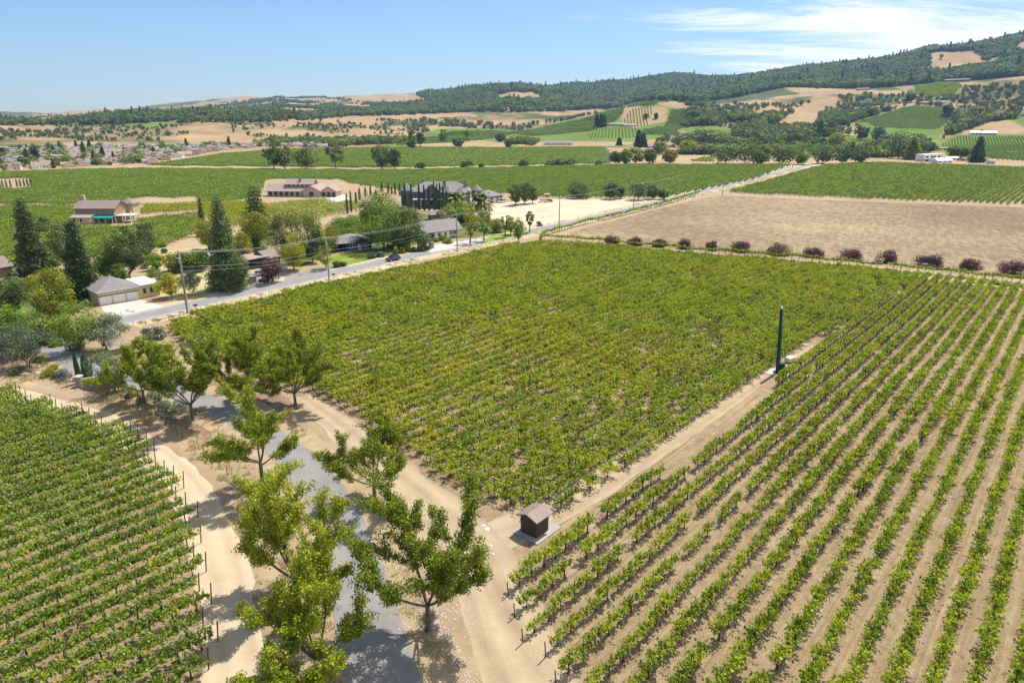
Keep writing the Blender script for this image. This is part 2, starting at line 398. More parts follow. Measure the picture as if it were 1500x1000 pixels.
VERGE = drygrass('dry_verge', [(.35, (0.360,0.270,0.153)), (.5, (0.504,0.396,0.243)), (.65, (0.594,0.495,0.333))])
LAWN = drygrass('lawn', [(.35, (.10,.15,.02)), (.5, (.19,.26,.035)), (.65, (.36,.36,.09))], 2)
DRYLAWN = drygrass('dry_lawn', [(.35, (.27,.25,.09)), (.5, (.45,.38,.18)), (.65, (.60,.50,.28))], 2)
MULCH = drygrass('garden_mulch', [(.35, (.16,.095,.06)), (.5, (.27,.175,.12)), (.65, (.38,.27,.19))], 6)

# ground: cover painted per vertex as the land really is (green cover, scrub, bare earth), on one sheet
def warp(px, py, x, y): return px + (fbm(x / 60, y / 60, 51, 3) - .5) * 22, py + (fbm(x / 60, y / 60, 52, 3) - .5) * 7
def groundmat():
    m, N, L, b = newmat('open_ground')
    at = N.new('ShaderNodeAttribute'); at.attribute_name = 'cover'
    sp = N.new('ShaderNodeSeparateColor'); L.new(at.outputs['Color'], sp.inputs[0])
    n1 = noise(N, L, .012, 7, .6); n2 = noise(N, L, .22, 6, .7); n3 = noise(N, L, 4.5, 6, .75)
    a = mixc(N, L, .5, n1.outputs[0], n2.outputs[0]); a = mixc(N, L, .3, a, n3.outputs[0])
    dry = ramp(N, [(.36, (0.239,0.152,0.074)), (.5, (0.359,0.244,0.129)), (.64, (0.460,0.331,0.184))]); L.new(a, dry.inputs[0])
    grn = ramp(N, [(.36, (.085,.135,.022)), (.5, (.13,.19,.032)), (.64, (.19,.24,.05))]); L.new(a, grn.inputs[0])
    scr = ramp(N, [(.36, (.045,.065,.024)), (.5, (.085,.105,.038)), (.66, (.20,.18,.085))]); L.new(a, scr.inputs[0])
    soil = ramp(N, [(.34, (0.248,0.175,0.106)), (.5, (0.368,0.276,0.170)), (.66, (0.497,0.386,0.253))]); L.new(a, soil.inputs[0])
    c = mixc(N, L, sp.outputs[1], dry.outputs[0], scr.outputs[0]); c = mixc(N, L, sp.outputs[0], c, grn.outputs[0]); c = mixc(N, L, sp.outputs[2], c, soil.outputs[0])
    L.new(c, b.inputs['Base Color']); b.inputs['Roughness'].default_value = .98; b.inputs['Specular IOR Level'].default_value = .06
    bump(N, L, b, n3.outputs[0], .12)
    return m
HILLGREEN = [  # vineyards on the slopes, outlined where they lie
 [(560,214),(600,205),(640,189),(700,188),(760,192),(880,166),(935,148),(985,148),(1005,160),(1008,178),(990,190),(1000,200),(940,206),(900,213),(740,216)],
 [(990,190),(1040,184),(1075,190),(1075,208),(1000,214),(985,205)],
 [(1250,178),(1330,155),(1385,157),(1392,180),(1375,205),(1310,210),(1270,200)],
 [(1338,125),(1395,119),(1410,128),(1400,140),(1370,145),(1345,138)],
 [(1370,208),(1400,197),(1500,197),(1700,200),(1700,236),(1390,232)],
 [(1475,178),(1500,172),(1700,165),(1700,188),(1500,190)],
 [(150,186),(240,178),(260,178),(250,186)],
 [(1180,202),(1290,196),(1290,214),(1180,212)],
]
HILLBARE = [
 [(905,170),(915,157),(960,154),(972,162),(975,178),(930,188),(912,180)],[(955,147),(1000,146),(1006,160),(975,158)],
 [(1130,184),(1180,155),(1235,145),(1205,165),(1190,190)],[(1095,168),(1130,155),(1140,160),(1110,175)],
 [(1150,125),(1200,128),(1290,133),(1330,130),(1320,140),(1260,138),(1170,140)],[(1190,140),(1230,140),(1225,160),(1190,160)],
 [(1400,196),(1450,178),(1480,175),(1500,188),(1500,197)],[(385,184),(470,165),(660,160),(700,170),(600,176),(480,176),(430,185)],
 [(760,210),(860,208),(940,207),(1000,190),(1010,193),(940,212),(760,216)],[(630,200),(760,212),(740,216),(600,215)],
 [(1485,68),(1500,60),(1700,60),(1600,90),(1495,80)],[(480,140),(600,136),(640,148),(540,152)],[(740,193),(850,186),(740,198)],
 [(1375,152),(1395,150),(1400,160),(1395,178)],[(1328,150),(1340,147),(1345,152),(1335,158)],
]
ground = None
def build_ground():
    a1 = np.radians(np.concatenate([np.arange(-180, -46, 6), np.linspace(-46, 46, 660), np.arange(52, 180, 6)]))
    rr = np.concatenate([[0.5], np.geomspace(6, 850, 90), np.linspace(860, 2300, 250), np.geomspace(2320, 6000, 110), [6300, 6600]])
    A, R = np.meshgrid(a1, rr); X = R * np.sin(A); Y = R * np.cos(A); Z = height(X, Y)
    n, m = R.shape
    i = np.arange(n - 1)[:, None] * m; j = np.arange(m)[None]; k = (j + 1) % m
    f = np.stack([i + j, i + k, i + m + k, i + m + j], -1).reshape(-1, 4)
    b = MB(); b.add(np.stack([X, Y, Z], -1).reshape(-1, 3), f[:, ::-1])
    o = b.build('ground', groundmat(), smooth=True)
    px, py, d = project(X, Y, Z); px = px.ravel(); py = py.ravel(); r = R.ravel(); x = X.ravel(); y = Y.ravel(); fr = d.ravel() > 5
    C = np.zeros((len(px), 4), np.float32); C[:, 3] = 1
    C[:, 2] = np.where(r < 840, .85, 0)
    nn = fbm(x / 120, y / 120, 21, 5); n2 = fbm(x / 45, y / 45, 22, 3)
    hill = r > 1000
    scrub = np.clip((nn * .6 + n2 * .4 - .43) * 6, 0, 1) * hill
    far = hill & (py < np.interp(px, [0, 300, 420, 530, 700, 1000, 1150, 1300, 1500], [183, 178, 176, 170, 163, 160, 140, 128, 115]))
    bald = fbm(x / 260, y / 260, 5, 4)
    scrub = np.where(far, np.clip((.62 - bald) * 9 + np.where(px < 560, -.8, 1.0), 0, 1), scrub)
    scrub = np.where(hill & (px < 420) & (py < 205) & (py > 184), scrub * .55, scrub)
    C[:, 1] = scrub
    wx, wy = warp(px, py, x, y)
    for P in HILLGREEN:
        q = inpoly(px, py, P) & (r > 880) & (r < 2000) & fr; C[q, 0] = 1; C[q, 1] = 0
    for P in HILLBARE:
        q = inpoly(wx, wy, P) & (r > 880) & fr; C[q, 0] = 0; C[q, 1] = 0; C[q, 2] = .15
    for ch in (0, 1, 2):
        q = C[:, ch].reshape(R.shape)[:, 10:-10]; Q = _blur(_blur(q.copy(), 1, 0), 1, 1); C[:, ch].reshape(R.shape)[2:-2, 12:-12] = Q[2:-2, 2:-2]
    at = o.data.color_attributes.new('cover', 'FLOAT_COLOR', 'POINT'); at.data.foreach_set('color', C.ravel())
    return tag(o, kind='structure')
ground = build_ground()

def catmull(P, step=2.0):
    P = np.asarray(P, float); P = np.vstack([2 * P[0] - P[1], P, 2 * P[-1] - P[-2]]); out = []
    for i in range(1, len(P) - 2):
        n = max(2, int(np.linalg.norm(P[i + 1] - P[i]) / step)); t = np.linspace(0, 1, n, endpoint=False)[:, None]
        out.append(.5 * (2 * P[i] + (P[i + 1] - P[i - 1]) * t + (2 * P[i - 1] - 5 * P[i] + 4 * P[i + 1] - P[i + 2]) * t**2 + (3 * P[i] - P[i - 1] - 3 * P[i + 1] + P[i + 2]) * t**3))
    out.append(P[-2:-1]); return np.vstack(out)
def ribbon(name, path, w, z, mat, off=0.0, jit=0.0, kind='structure', label=None, nx=2, cat=None, parent=None):
    """flat strip of width w (number or pair along the path) along a smoothed ground path"""
    P = path; t = np.gradient(P, axis=0); t /= np.linalg.norm(t, axis=1)[:, None]; nrm = np.stack([t[:, 1], -t[:, 0]], 1)
    s = np.concatenate([[0], np.cumsum(np.linalg.norm(np.diff(P, axis=0), axis=1))])
    w = np.interp(s, np.linspace(0, s[-1], len(w)), w) if hasattr(w, '__len__') else np.full(len(P), float(w))
    j1 = (fbm(s / 2.5, s * 0 + 3.1, 5) - .5) * jit * 2; j2 = (fbm(s / 2.5, s * 0 + 9.7, 6) - .5) * jit * 2
    u0 = off - w / 2 + j1; u1 = off + w / 2 + j2; U = np.stack([u0 + (u1 - u0) * k / (nx - 1) for k in range(nx)], 1)
    V = P[:, None, :] + nrm[:, None, :] * U[..., None]; V = np.concatenate([V, np.full(V.shape[:2] + (1,), z)], -1)
    n = len(P); i = np.arange(n - 1)[:, None] * nx; j = np.arange(nx - 1)[None]
    f = np.stack([i + j, i + j + 1, i + nx + j + 1, i + nx + j], -1).reshape(-1, 4)
    b = MB(); b.add(V.reshape(-1, 3), f[:, ::-1]); o = b.build(name, mat, parent=parent)
    uvl = o.data.uv_layers.new(name='UVMap'); uv = np.stack([U / np.maximum(w, .1)[:, None] , np.repeat(s[:, None], nx, 1)], -1).reshape(-1, 2)
    li = np.empty(len(o.data.loops), np.int32); o.data.loops.foreach_get('vertex_index', li); uvl.data.foreach_set('uv', uv[li].astype(np.float32).ravel())
    return tag(o, kind=kind, label=label, cat=cat)
def sheet(name, pts, z, mat, jit=0.3, world=False, label=None):
    P = np.asarray(pts, float) if world else Gs(pts); out = []
    for i in range(len(P)):
        a, b = P[i], P[(i + 1) % len(P)]; n = max(1, min(60, int(np.linalg.norm(b - a) / 1.5)))
        out.append(a + (b - a) * (np.arange(n) / n)[:, None])
    P = np.vstack(out); s = np.arange(len(P)) * .6
    P = P + (np.stack([fbm(s, s * 0, 31), fbm(s, s * 0 + 5, 32)], 1) - .5) * 2 * jit
    b = MB(); b.add(np.column_stack([P, np.full(len(P), z)]), [list(range(len(P)))])
    o = b.build(name, mat); 
    if o.data.polygons[0].normal.z < 0: o.data.flip_normals()
    return tag(o, kind='structure', label=label)

# ------------------------------------------------------------------ flat setting, in layers 4 mm apart
ROADP = catmull(Gs([(-160,548),(-40,517),(60,494.5),(170,471),(290,444),(400,419),(520,392.5),(640,367),(745,346),(800,334),(860,321),(917,308),(981,292),(1030,279.5),(1090,265),(1150,250),(1203,238)]), 3)
DRIVEP = catmull(Gs([(66,492),(92,515),(125,538),(185,556),(255,574),(330,601),(385,634),(435,674),(475,722),(505,785),(523,850),(546,940),(572,1040),(600,1150),(640,1300)]), 1.0)
DIRTP = catmull(Gs([(-220,536),(-100,553),(0,571),(62,587),(125,602),(180,627),(232,660),(276,700),(308,748),(330,800),(346,860),(356,930),(362,1000),(366,1080),(370,1200)]), 1.0)
EDGE = Gs([(800,350),(900,358),(1000,368),(1120,377),(1250,389),(1380,402),(1500,415),(1620,428),(1800,450)])
sheet('field_soil', [(215,484),(330,452),(735,361),(830,366),(1000,377),(1250,398),(1500,425),(1900,480),(1900,1300),(640,1300),(760,960),(640,800),(560,700),(470,600),(400,565),(300,520)], .004, SOIL, .5)
sheet('orchard_soil', [(-300,560),(0,582),(70,602),(130,618),(180,640),(235,690),(275,745),(292,800),(310,880),(308,1000),(300,1300),(-600,1300),(-600,700)], .004, SOIL, .5)
FALP = [(805,351),(860,333),(1030,290),(1068,287),(1250,295),(1500,304),(1800,314),(1800,446),(1500,411),(1250,386),(1000,366)]
sheet('fallow_field', FALP, .004, FALLOW, .4)
sheet('dirt_lot', [(700,352),(720,318),(640,300),(745,296),(800,292),(975,292),(960,297),(905,311),(850,323),(790,336),(750,345)], .004, drygrass('pale_lot', [(.35, (.42,.34,.22)), (.5, (.56,.46,.32)), (.65, (.66,.57,.42))]), .4)
sheet('dirt_pad', [(1455,407),(1500,409),(1640,420),(1640,445),(1500,436),(1462,430)], .008, SAND, .4)
ribbon('road_verge', ROADP, 13.5, .008, VERGE, .8, .8)
ribbon('road', ROADP, 7.0, .012, ROADM, 0, .12)
for off in (-2.85, 2.85): ribbon('road_edge_line', ROADP, .14, .016, WHITE, off, .02)
ribbon('field_path', catmull(np.array([G(705,790), G(800,752), G(935,668), G(1130,541), G(1190,505)])), [5, 5, 4.2, 4, 3.4], .008, HEAD, 0, .6)
ribbon('headland_path', catmull(Gs([(440,580),(500,625),(570,690),(640,752),(700,820),(735,900),(770,980),(830,1080),(900,1200)]), 1.5), [3.5, 4.5, 6, 7, 7, 7], .0084, HEAD, 0, .8)
ribbon('edge_path', catmull(EDGE, 3), 3.0, .008, VERGE, 5.0, .4)
ribbon('dirt_verge', DIRTP, 11, .008, MARGIN, -.6, 1.0, nx=12)
ribbon('dirt_road', DIRTP, 4.6, .012, TRACK, .9, .7, nx=9)
ribbon('drive_verge', DRIVEP[18:], 9.5, .016, SAND, 0, .9)
ribbon('driveway', DRIVEP, [6,5.2,4.6,4.4,4.4,4.6,5.0,5.4,5.6], .020, DRIVEM, 0, .12)
sheet('garden_bed', [(0,545),(60,548),(150,568),(210,595),(300,640),(318,622),(262,592),(190,571),(120,548),(60,520),(0,520)], .0124, MULCH, .4)
sheet('garden_bed', [(300,560),(355,580),(400,606),(440,600),(400,566),(330,545)], .0124, MULCH, .4)
sheet('concrete_apron', [(148,449),(206,439),(247,450),(160,468)], .0105, CONC, .05)
sheet('lawn', [(205,372),(300,360),(320,375),(300,388),(230,395),(200,386)], .0124, DRYLAWN, .5)
sheet('lawn', [(205,408),(260,402),(380,395),(380,408),(290,440),(240,438),(215,425)], .0124, DRYLAWN, .5)
sheet('lawn', [(470,383),(500,371),(560,368),(575,372),(500,391),(480,396)], .0124, LAWN, .4)
sheet('lawn', [(695,358),(720,345),(790,335),(775,341),(722,354)], .0124, LAWN, .3)
GARD = drygrass('garden_ground', [(.35, (.06,.085,.02)), (.5, (.12,.145,.035)), (.65, (.26,.22,.11))], 3)
for q in ([(0,420),(60,395),(160,398),(150,440),(60,478),(0,480)],[(390,385),(470,338),(560,298),(640,318),(660,340),(600,362),(560,372),(500,368),(440,392)],[(640,335),(720,322),(745,340),(700,348),(655,350)],[(300,362),(345,345),(400,340),(390,372),(345,395),(310,390)]): sheet('garden_ground', q, .0084, GARD, .8)
sheet('side_yard', [(362,402),(385,392),(420,392),(418,403),(395,414),(365,424)], .0210, ROADM, .2)
sheet('side_yard', [(415,403),(490,388),(478,402),(420,415)], .0215, ROADM, .2)
sheet('pale_drive', [(620,362),(655,355),(700,350),(712,354),(665,364),(630,370)], .0218, CONC, .2)
sheet('gravel_yard', [(455,287),(505,285),(512,292),(470,299)], .012, CONC, .3)
sheet('gravel_yard', [(0,268),(70,262),(90,275),(0,282)], .0122, SAND, .5) if False else None
for pts, w in (([(190,299),(240,297),(292,297)], 3.5), ([(60,283),(150,283),(420,281)], 1.6), ([(-50,318),(20,316),(110,330),(200,322),(300,311)], 3),
               ([(395,322),(440,310),(500,300),(520,305)], 3), ([(200,246),(330,249),(560,249),(900,241.5),(1040,241)], 3), ([(560,216.5),(700,216),(900,215)], 5)):
    ribbon('farm_path', catmull(Gs(pts), 6), w, .0240, SAND, 0, .4)
# ------------------------------------------------------------------ vegetation builders
def sph(r, n):
    v = r.normal(size=(n, 3)); return v / np.linalg.norm(v, axis=1)[:, None]
def clump_leaves(cb, r, C, R, per, size, up=.5, flat=.75, spread=.22):
    """leaf shells round clump centres C with radii R; each clump has its own tint"""
    n = len(C); ct = np.clip(r.normal(.5, spread, n), .05, .95)
    k = np.repeat(np.arange(n), per); d = sph(r, len(k)); rad = r.uniform(.25, 1.0, len(k)) ** .5
    P = C[k] + d * (R[k] * rad)[:, None] * np.array([1, 1, flat])
    t = np.clip(ct[k] + r.normal(0, .17, len(k)), 0, 1)
    cb.leaves(P, size, t, up=up, rs=r, Nn=d * .9)
def limb(tb, r, a, b, r0, r1, sag=.12, n=5):
    a = np.asarray(a, float); b = np.asarray(b, float); t = np.linspace(0, 1, n)[:, None]; Ld = np.linalg.norm(b - a)
    P = a + (b - a) * t + np.sin(t * math.pi) * r.normal(0, sag * Ld * .5, 3); P[:, 2] -= (np.sin(t[:, 0] * math.pi)) * sag * Ld * .4
    tb.tube(P, np.linspace(r0, r1, n), 5, cap=False); return P
def tree_parts(kind, h, w, seed, nl=2200, ls=.4, trunkw=None):
    r = np.random.default_rng(seed); tb = MB(); cb = MB(); R = w / 2; tr = trunkw or max(.12, h * .022)
    if kind in ('round', 'airy', 'willow', 'olive', 'gum'):
        base = {'round': .07, 'airy': .2, 'willow': .02, 'olive': .16, 'gum': .04}[kind]
        nc = {'round': 46, 'airy': 30, 'willow': 40, 'olive': 30, 'gum': 50}[kind]
        zc = h * (base + (1 - base) * .52); zr = h * (1 - base) * .46
        d = sph(r, nc); q = r.uniform(.35, .95, nc) ** .6
        lob = 1 + .22 * np.sin(np.arctan2(d[:, 1], d[:, 0]) * 2 + r.uniform(0, 6)) + r.normal(0, .10, nc)
        C = np.stack([d[:, 0] * R * .82 * q * lob, d[:, 1] * R * .82 * q * lob, zc + d[:, 2] * zr * q], 1)
        if kind in ('round', 'airy'): C[:, :2] *= (1 - .22 * np.clip((zc - C[:, 2]) / zr, 0, 1))[:, None]
        if kind == 'gum': C[:, :2] *= (.55 + .5 * np.sin(np.clip((C[:, 2] / h), 0, 1) * 2.9))[:, None]
        cr_ = {'round': .33, 'airy': .24, 'willow': .30, 'olive': .32, 'gum': .34}[kind]; ls *= 1.25 if kind != 'airy' else 1.1
        Rc = R * cr_ * r.uniform(.7, 1.25, nc)
        fork = h * (base + .14); top = np.array([r.normal(0, .03) * h, r.normal(0, .03) * h, fork])
        stems = 1 if kind not in ('olive',) else 3
        for s in range(stems):
            off = r.normal(0, .25, 2) * (stems > 1); e = top + np.array([off[0] * w * .3, off[1] * w * .3, 0])
            tb.tube([(off[0] * .3, off[1] * .3, -.1), (off[0] * .5, off[1] * .5, fork * .4), e], [tr * 1.25, tr, tr * .75] if stems == 1 else [tr * .7, tr * .6, tr * .45], 8)
            for c in C[r.permutation(nc)[:max(9, nc // 2) // stems]]:
                if c[2] > fork * .8: limb(tb, r, e - [0, 0, r.uniform(0, fork * .3)], c, tr * .4, tr * .08)
        per = max(12, int(nl * 1.5) // nc)
        if kind == 'willow':
            k = np.repeat(np.arange(nc), per); dd = sph(r, len(k)); P = C[k] + dd * Rc[k][:, None] * .8; P[:, 2] -= r.exponential(.10 * h, len(k)); P[:, 2] = np.maximum(P[:, 2], .3)
            ct = np.clip(r.normal(.5, .22, nc), 0, 1); cb.leaves(P, ls, np.clip(ct[k] + r.normal(0, .15, len(k)), 0, 1), up=.0, rs=r, aspect=.35)
        else: clump_leaves(cb, r, C, Rc, per, ls, flat=.8 if kind != 'gum' else 1.3)
    elif kind in ('conifer', 'openpine'):
        tb.tube([(0, 0, -.1), (0, 0, h * .5), (r.normal(0, .02) * h, 0, h * .985)], [tr * 1.1, tr * .7, tr * .12], 7)
        nt = 26 if kind == 'conifer' else 13; P = []; T = []
        for i in range(nt):
            f = (i + .3) / nt; z = h * (.05 + .93 * f); Rz = R * (1 - f) ** (.72 if kind == 'conifer' else .5) * r.uniform(.78, 1.15) + .04 * R; nb = max(4, int(11 * (1 - f) + 4)); a0 = r.uniform(0, 6)
            for k in range(nb):
                a = a0 + k * 2 * math.pi / nb + r.normal(0, .2); Lb = Rz * r.uniform(.65, 1.12); m = max(5, int(nl * 2.0 * (Lb / R + .15) / (nt * 5.2)))
                t = r.uniform(.12, 1, m) ** .8; droop = -.22 * Lb * t ** 1.5 + .06 * h / nt
                wd = .16 * R * (1.1 - t * .6)
                P.append(np.stack([np.cos(a) * Lb * t + r.normal(0, 1, m) * wd, np.sin(a) * Lb * t + r.normal(0, 1, m) * wd, z + droop + r.normal(0, 1, m) * h * .013], 1)); T.append(np.full(m, r.normal(.5, .16)) + t * .15 - .07 + r.normal(0, .1, m))
                if kind == 'openpine' or k % 4 == 0: limb(tb, r, (0, 0, z), (np.cos(a) * Lb * .9, np.sin(a) * Lb * .9, z - .18 * Lb), tr * .2, tr * .05, .03, 3)
        cb.leaves(np.vstack(P), ls * 1.5, np.clip(np.concatenate(T), 0, 1), up=.5, rs=r, aspect=.55)
    elif kind == 'cypress':
        tb.tube([(0, 0, -.1), (0, 0, h * .3)], [tr * .6, tr * .4], 6)
        z = r.uniform(.02, 1, nl); prof = np.minimum(1, (z / .12)) ** .5 * np.clip((1 - z), 0, 1) ** .42 * 1.02; a = r.uniform(0, 2 * math.pi, nl); q = R * prof * r.uniform(.7, 1.06, nl) * (1 + .12 * np.sin(a * 3 + z * 9))
        P = np.stack([np.cos(a) * q, np.sin(a) * q, z * h], 1); tn = np.stack([np.cos(a), np.sin(a), a * 0 + .2], 1)
        cb.leaves(P, ls, np.clip(.5 + .22 * np.sin(a * 4 + z * 16) + r.normal(0, .15, nl), 0, 1), up=.1, rs=r, Nn=tn * 1.4, aspect=.5)
    elif kind == 'shrub':
        nc = 20; d = sph(r, nc); d[:, 2] = np.abs(d[:, 2]); C = d * np.array([R * .68, R * .68, h * .62]) * r.uniform(.5, 1, nc)[:, None]; C[:, 2] += h * .12
        for c in C[:5]: tb.tube([(0, 0, -.05), tuple(c * .6)], [tr * .35, tr * .15], 5)
        clump_leaves(cb, r, C, np.full(nc, min(R, h) * .42) * r.uniform(.75, 1.15, nc), nl // nc, ls, spread=.14)
    elif kind == 'ball':
        d = sph(r, nl); d = d[d[:, 2] > -.45]; q = r.uniform(.86, 1.03, len(d)); P = d * q[:, None] * np.array([R, R, h * .55]); P[:, 2] += h * .45
        tb.tube([(0, 0, -.05), (0, 0, h * .4)], [.06, .04], 5)
        cb.leaves(P, ls, np.clip(.5 + r.normal(0, .2, len(P)), 0, 1), up=0, rs=r, Nn=d * 2.2)
    elif kind == 'palm':
        th = h * .45; tb.tube([(0, 0, -.1), (0, 0, th * .5), (0, 0, th)], [tr * 1.5, tr * 1.3, tr * 1.5], 10)
        for i in range(64):
            a = r.uniform(0, 2 * math.pi); el = math.radians(r.uniform(-35, 80)); Lf = R * 1.25 * r.uniform(.8, 1.1); t = np.linspace(0, 1, 9)
            x = np.cos(el) * Lf * t; z = th + np.sin(el) * Lf * t - .55 * Lf * t ** 2.2; c, s_ = math.cos(a), math.sin(a)
            sp = np.stack([x * c, x * s_, z], 1); wd = .10 * Lf * np.sin(np.clip(t * 2.9 + .15, 0, 3.1)) + .03; sd = np.array([-s_, c, 0])
            for sg in (-1, 1):
                V = np.concatenate([sp, sp + sd * wd[:, None] * sg * 1.5 - np.array([0, 0, 1]) * wd[:, None] * .8]); f = np.array([(k, k + 1, 9 + k + 1, 9 + k) for k in range(8)])
                cb.add(V, f, 0, np.clip(.55 + .45 * (-math.sin(el)) + r.normal(0, .12), 0, 1) if el < .3 else np.clip(r.normal(.35, .12), 0, 1))
    return tb, cb
CKIND = {}
def make_tree(kind, px, pyb, pyt, wpx, leaf, label, cat='tree', name='tree', group=None, nl=2200, ls=None, bark=None, seed=None, z=None, xy=None, hw=None):
    if xy is None:
        g = GT(px, pyb); x, y, z0 = g
    else: x, y = xy; z0 = float(height(x, y))
    d = y * CP - (z0 - H) * SP; wpx = wpx * 1.12; yb = project(x, y, z0)[1]
    if hw: h, w = hw
    else: h = hpx(px, float(yb), pyt, d); w = wpx / 1000 * d
    seed = seed if seed is not None else int(abs(px * 7 + pyb * 13)) + 5
    ls = ls or max(.16, .0021 * d)
    tb, cb = tree_parts(kind, h, w, seed, nl, ls)
    root = empty(name, (x, y, z0), random.uniform(0, 6.28), label, cat, group)
    tb.build('trunk', bark or BARK, root, True); cb.build('crown' if cat == 'tree' else 'foliage', LEAF[leaf], root)
    return root
def joined(kind, h, w, seed, nl, ls, leaf):
    tb, cb = tree_parts(kind, h, w, seed, nl, ls)
    b = MB()
    for s, m in ((tb, 0), (cb, 1)):
        off = b.n
        for v, t in zip(s.V, s.T): b.V.append(v); b.T.append(t)
        for f in s.F: b.F.append(f + off); b.M.append(np.full(len(f), m))
        b.n += s.n
    return b

# scattering of countless things: one object, instanced from prototypes
def scatter(name, P, rot, scl, protos, idx, label, cat):
    P = np.asarray(P, float); n = len(P)
    me = bpy.data.meshes.new(name); me.vertices.add(n); me.vertices.foreach_set('co', P.ravel().astype(np.float32))
    a = me.attributes.new('rot', 'FLOAT_VECTOR', 'POINT'); a.data.foreach_set('vector', np.asarray(rot, float).ravel().astype(np.float32))
    a = me.attributes.new('scl', 'FLOAT_VECTOR', 'POINT'); a.data.foreach_set('vector', np.asarray(scl, float).ravel().astype(np.float32))
    a = me.attributes.new('idx', 'INT', 'POINT'); a.data.foreach_set('value', np.asarray(idx).astype(np.int32))
    o = bpy.data.objects.new(name, me); COL.objects.link(o)
    c = bpy.data.collections.new(name + '_kinds')
    for p in protos: c.objects.link(p)
    t = bpy.data.node_groups.new(name, 'GeometryNodeTree')
    t.interface.new_socket('Geometry', in_out='INPUT', socket_type='NodeSocketGeometry'); t.interface.new_socket('Geometry', in_out='OUTPUT', socket_type='NodeSocketGeometry')
    N = t.nodes; L = t.links; gi = N.new('NodeGroupInput'); go = N.new('NodeGroupOutput'); ip = N.new('GeometryNodeInstanceOnPoints'); ci = N.new('GeometryNodeCollectionInfo')
    ci.inputs['Collection'].default_value = c; ci.inputs['Separate Children'].default_value = True; ci.inputs['Reset Children'].default_value = True
    def at(nm, ty):
        q = N.new('GeometryNodeInputNamedAttribute'); q.data_type = ty; q.inputs[0].default_value = nm
        return [s for s in q.outputs if s.enabled and s.name == 'Attribute'][0]
    L.new(gi.outputs[0], ip.inputs['Points']); L.new(ci.outputs[0], ip.inputs['Instance']); ip.inputs['Pick Instance'].default_value = True
    L.new(at('idx', 'INT'), ip.inputs['Instance Index']); 
    e2r = N.new('FunctionNodeEulerToRotation'); L.new(at('rot', 'FLOAT_VECTOR'), e2r.inputs[0]); L.new(e2r.outputs[0], ip.inputs['Rotation'])
    L.new(at('scl', 'FLOAT_VECTOR'), ip.inputs['Scale']); L.new(ip.outputs[0], go.inputs[0])
    m = o.modifiers.new('scatter', 'NODES'); m.node_group = t
    return tag(o, label, cat, None, 'stuff')

# ------------------------------------------------------------------ vines
def vine_parts(r, L=1.85, hc=.95, wid=.5, top=.75, nshoot=15, per=13, leaf=.19, droop=.5, stake=True):
    """trunk with two cordon arms along Y, arching shoots full of leaves"""
    tb = MB(); cb = MB()
    tb.tube([(0, 0, -.05), (r.normal(0, .04), r.normal(0, .04), hc * .5), (0, 0, hc)], [.055, .045, .04], 6)
    tb.tube([(0, -L * .48, hc + .02), (0, -.3, hc + .04), (0, 0, hc - .05), (0, .3, hc + .04), (0, L * .48, hc + .02)], [.018, .026, .035, .026, .018], 5)
    if stake: tb.tube([(.05, .04, -.05), (.05, .04, r.uniform(1.6, 2.05))], .028, 4, mat=1)
    P = []; T = []
    for i in range(nshoot):
        y0 = (i + .5) / nshoot * L - L / 2 + r.normal(0, .08); a = r.uniform(-1, 1); ln = r.uniform(.6, 1.15) * top; t = np.linspace(.08, 1, per)
        sx = a * wid * r.uniform(.7, 1.3)
        x = sx * t ** .8; z = hc + ln * t - droop * ln * abs(a) * t ** 2 * 1.3; y = y0 + r.normal(0, .15) * t
        q = np.stack([x, y, z], 1) + r.normal(0, .075, (per, 3)); P.append(q); T.append(np.clip(r.normal(.36, .15) + t * .32 + r.normal(0, .16, per), 0, 1))
    cb.leaves(np.vstack(P), leaf, np.concatenate(T), up=.55, rs=r, aspect=.85)
    return tb, cb
def hedge_chunk(r, L, h0, h1, wid, n, leaf):
    b = MB(); y = r.uniform(-L / 2, L / 2, n); t = r.uniform(0, 1, n); bulge = 1 + .25 * np.sin(y * 2.2 + r.uniform(0, 6))
    x = r.uniform(-1, 1, n) * wid / 2 * np.sqrt(1 - (t - .35) ** 2 * .8) * bulge; z = h0 + (h1 - h0) * t * (.88 + .12 * np.sin(y * 3.1 + 1))
    b.leaves(np.stack([x, y, z], 1), leaf, np.clip(.35 + .3 * t + r.normal(0, .18, n), 0, 1), up=.6, rs=r, aspect=.8)
    for k in range(max(1, int(L / 3))):
        yy = -L / 2 + (k + .5) * L / max(1, int(L / 3)); b.tube([(0, yy, 0), (0, yy, h0 + .2)], .06, 4, mat=1)
    return b
def rows(poly, spacing, step, az=ROWAZ, zfun=None, jit=.12, phase=0.0, jrow=.05, r=rng):
    P = np.asarray(poly, float); d = np.array([math.sin(math.radians(az)), math.cos(math.radians(az))]); n = np.array([d[1], -d[0]])
    s = P @ d; c = P @ n
    cs = np.arange(math.floor(c.min() / spacing) * spacing + phase, c.max(), spacing); ss = np.arange(s.min(), s.max(), step)
    A, B = np.meshgrid(cs, ss, indexing='ij'); A = A + r.normal(0, jrow, A.shape); B = B + r.uniform(-jit, jit, B.shape)
    X = A * n[0] + B * d[0]; Y = A * n[1] + B * d[1]
    q = inpoly(X, Y, P); return np.stack([X[q], Y[q]], 1), np.broadcast_to(np.arange(len(cs))[:, None], A.shape)[q]
proto_sets = {}
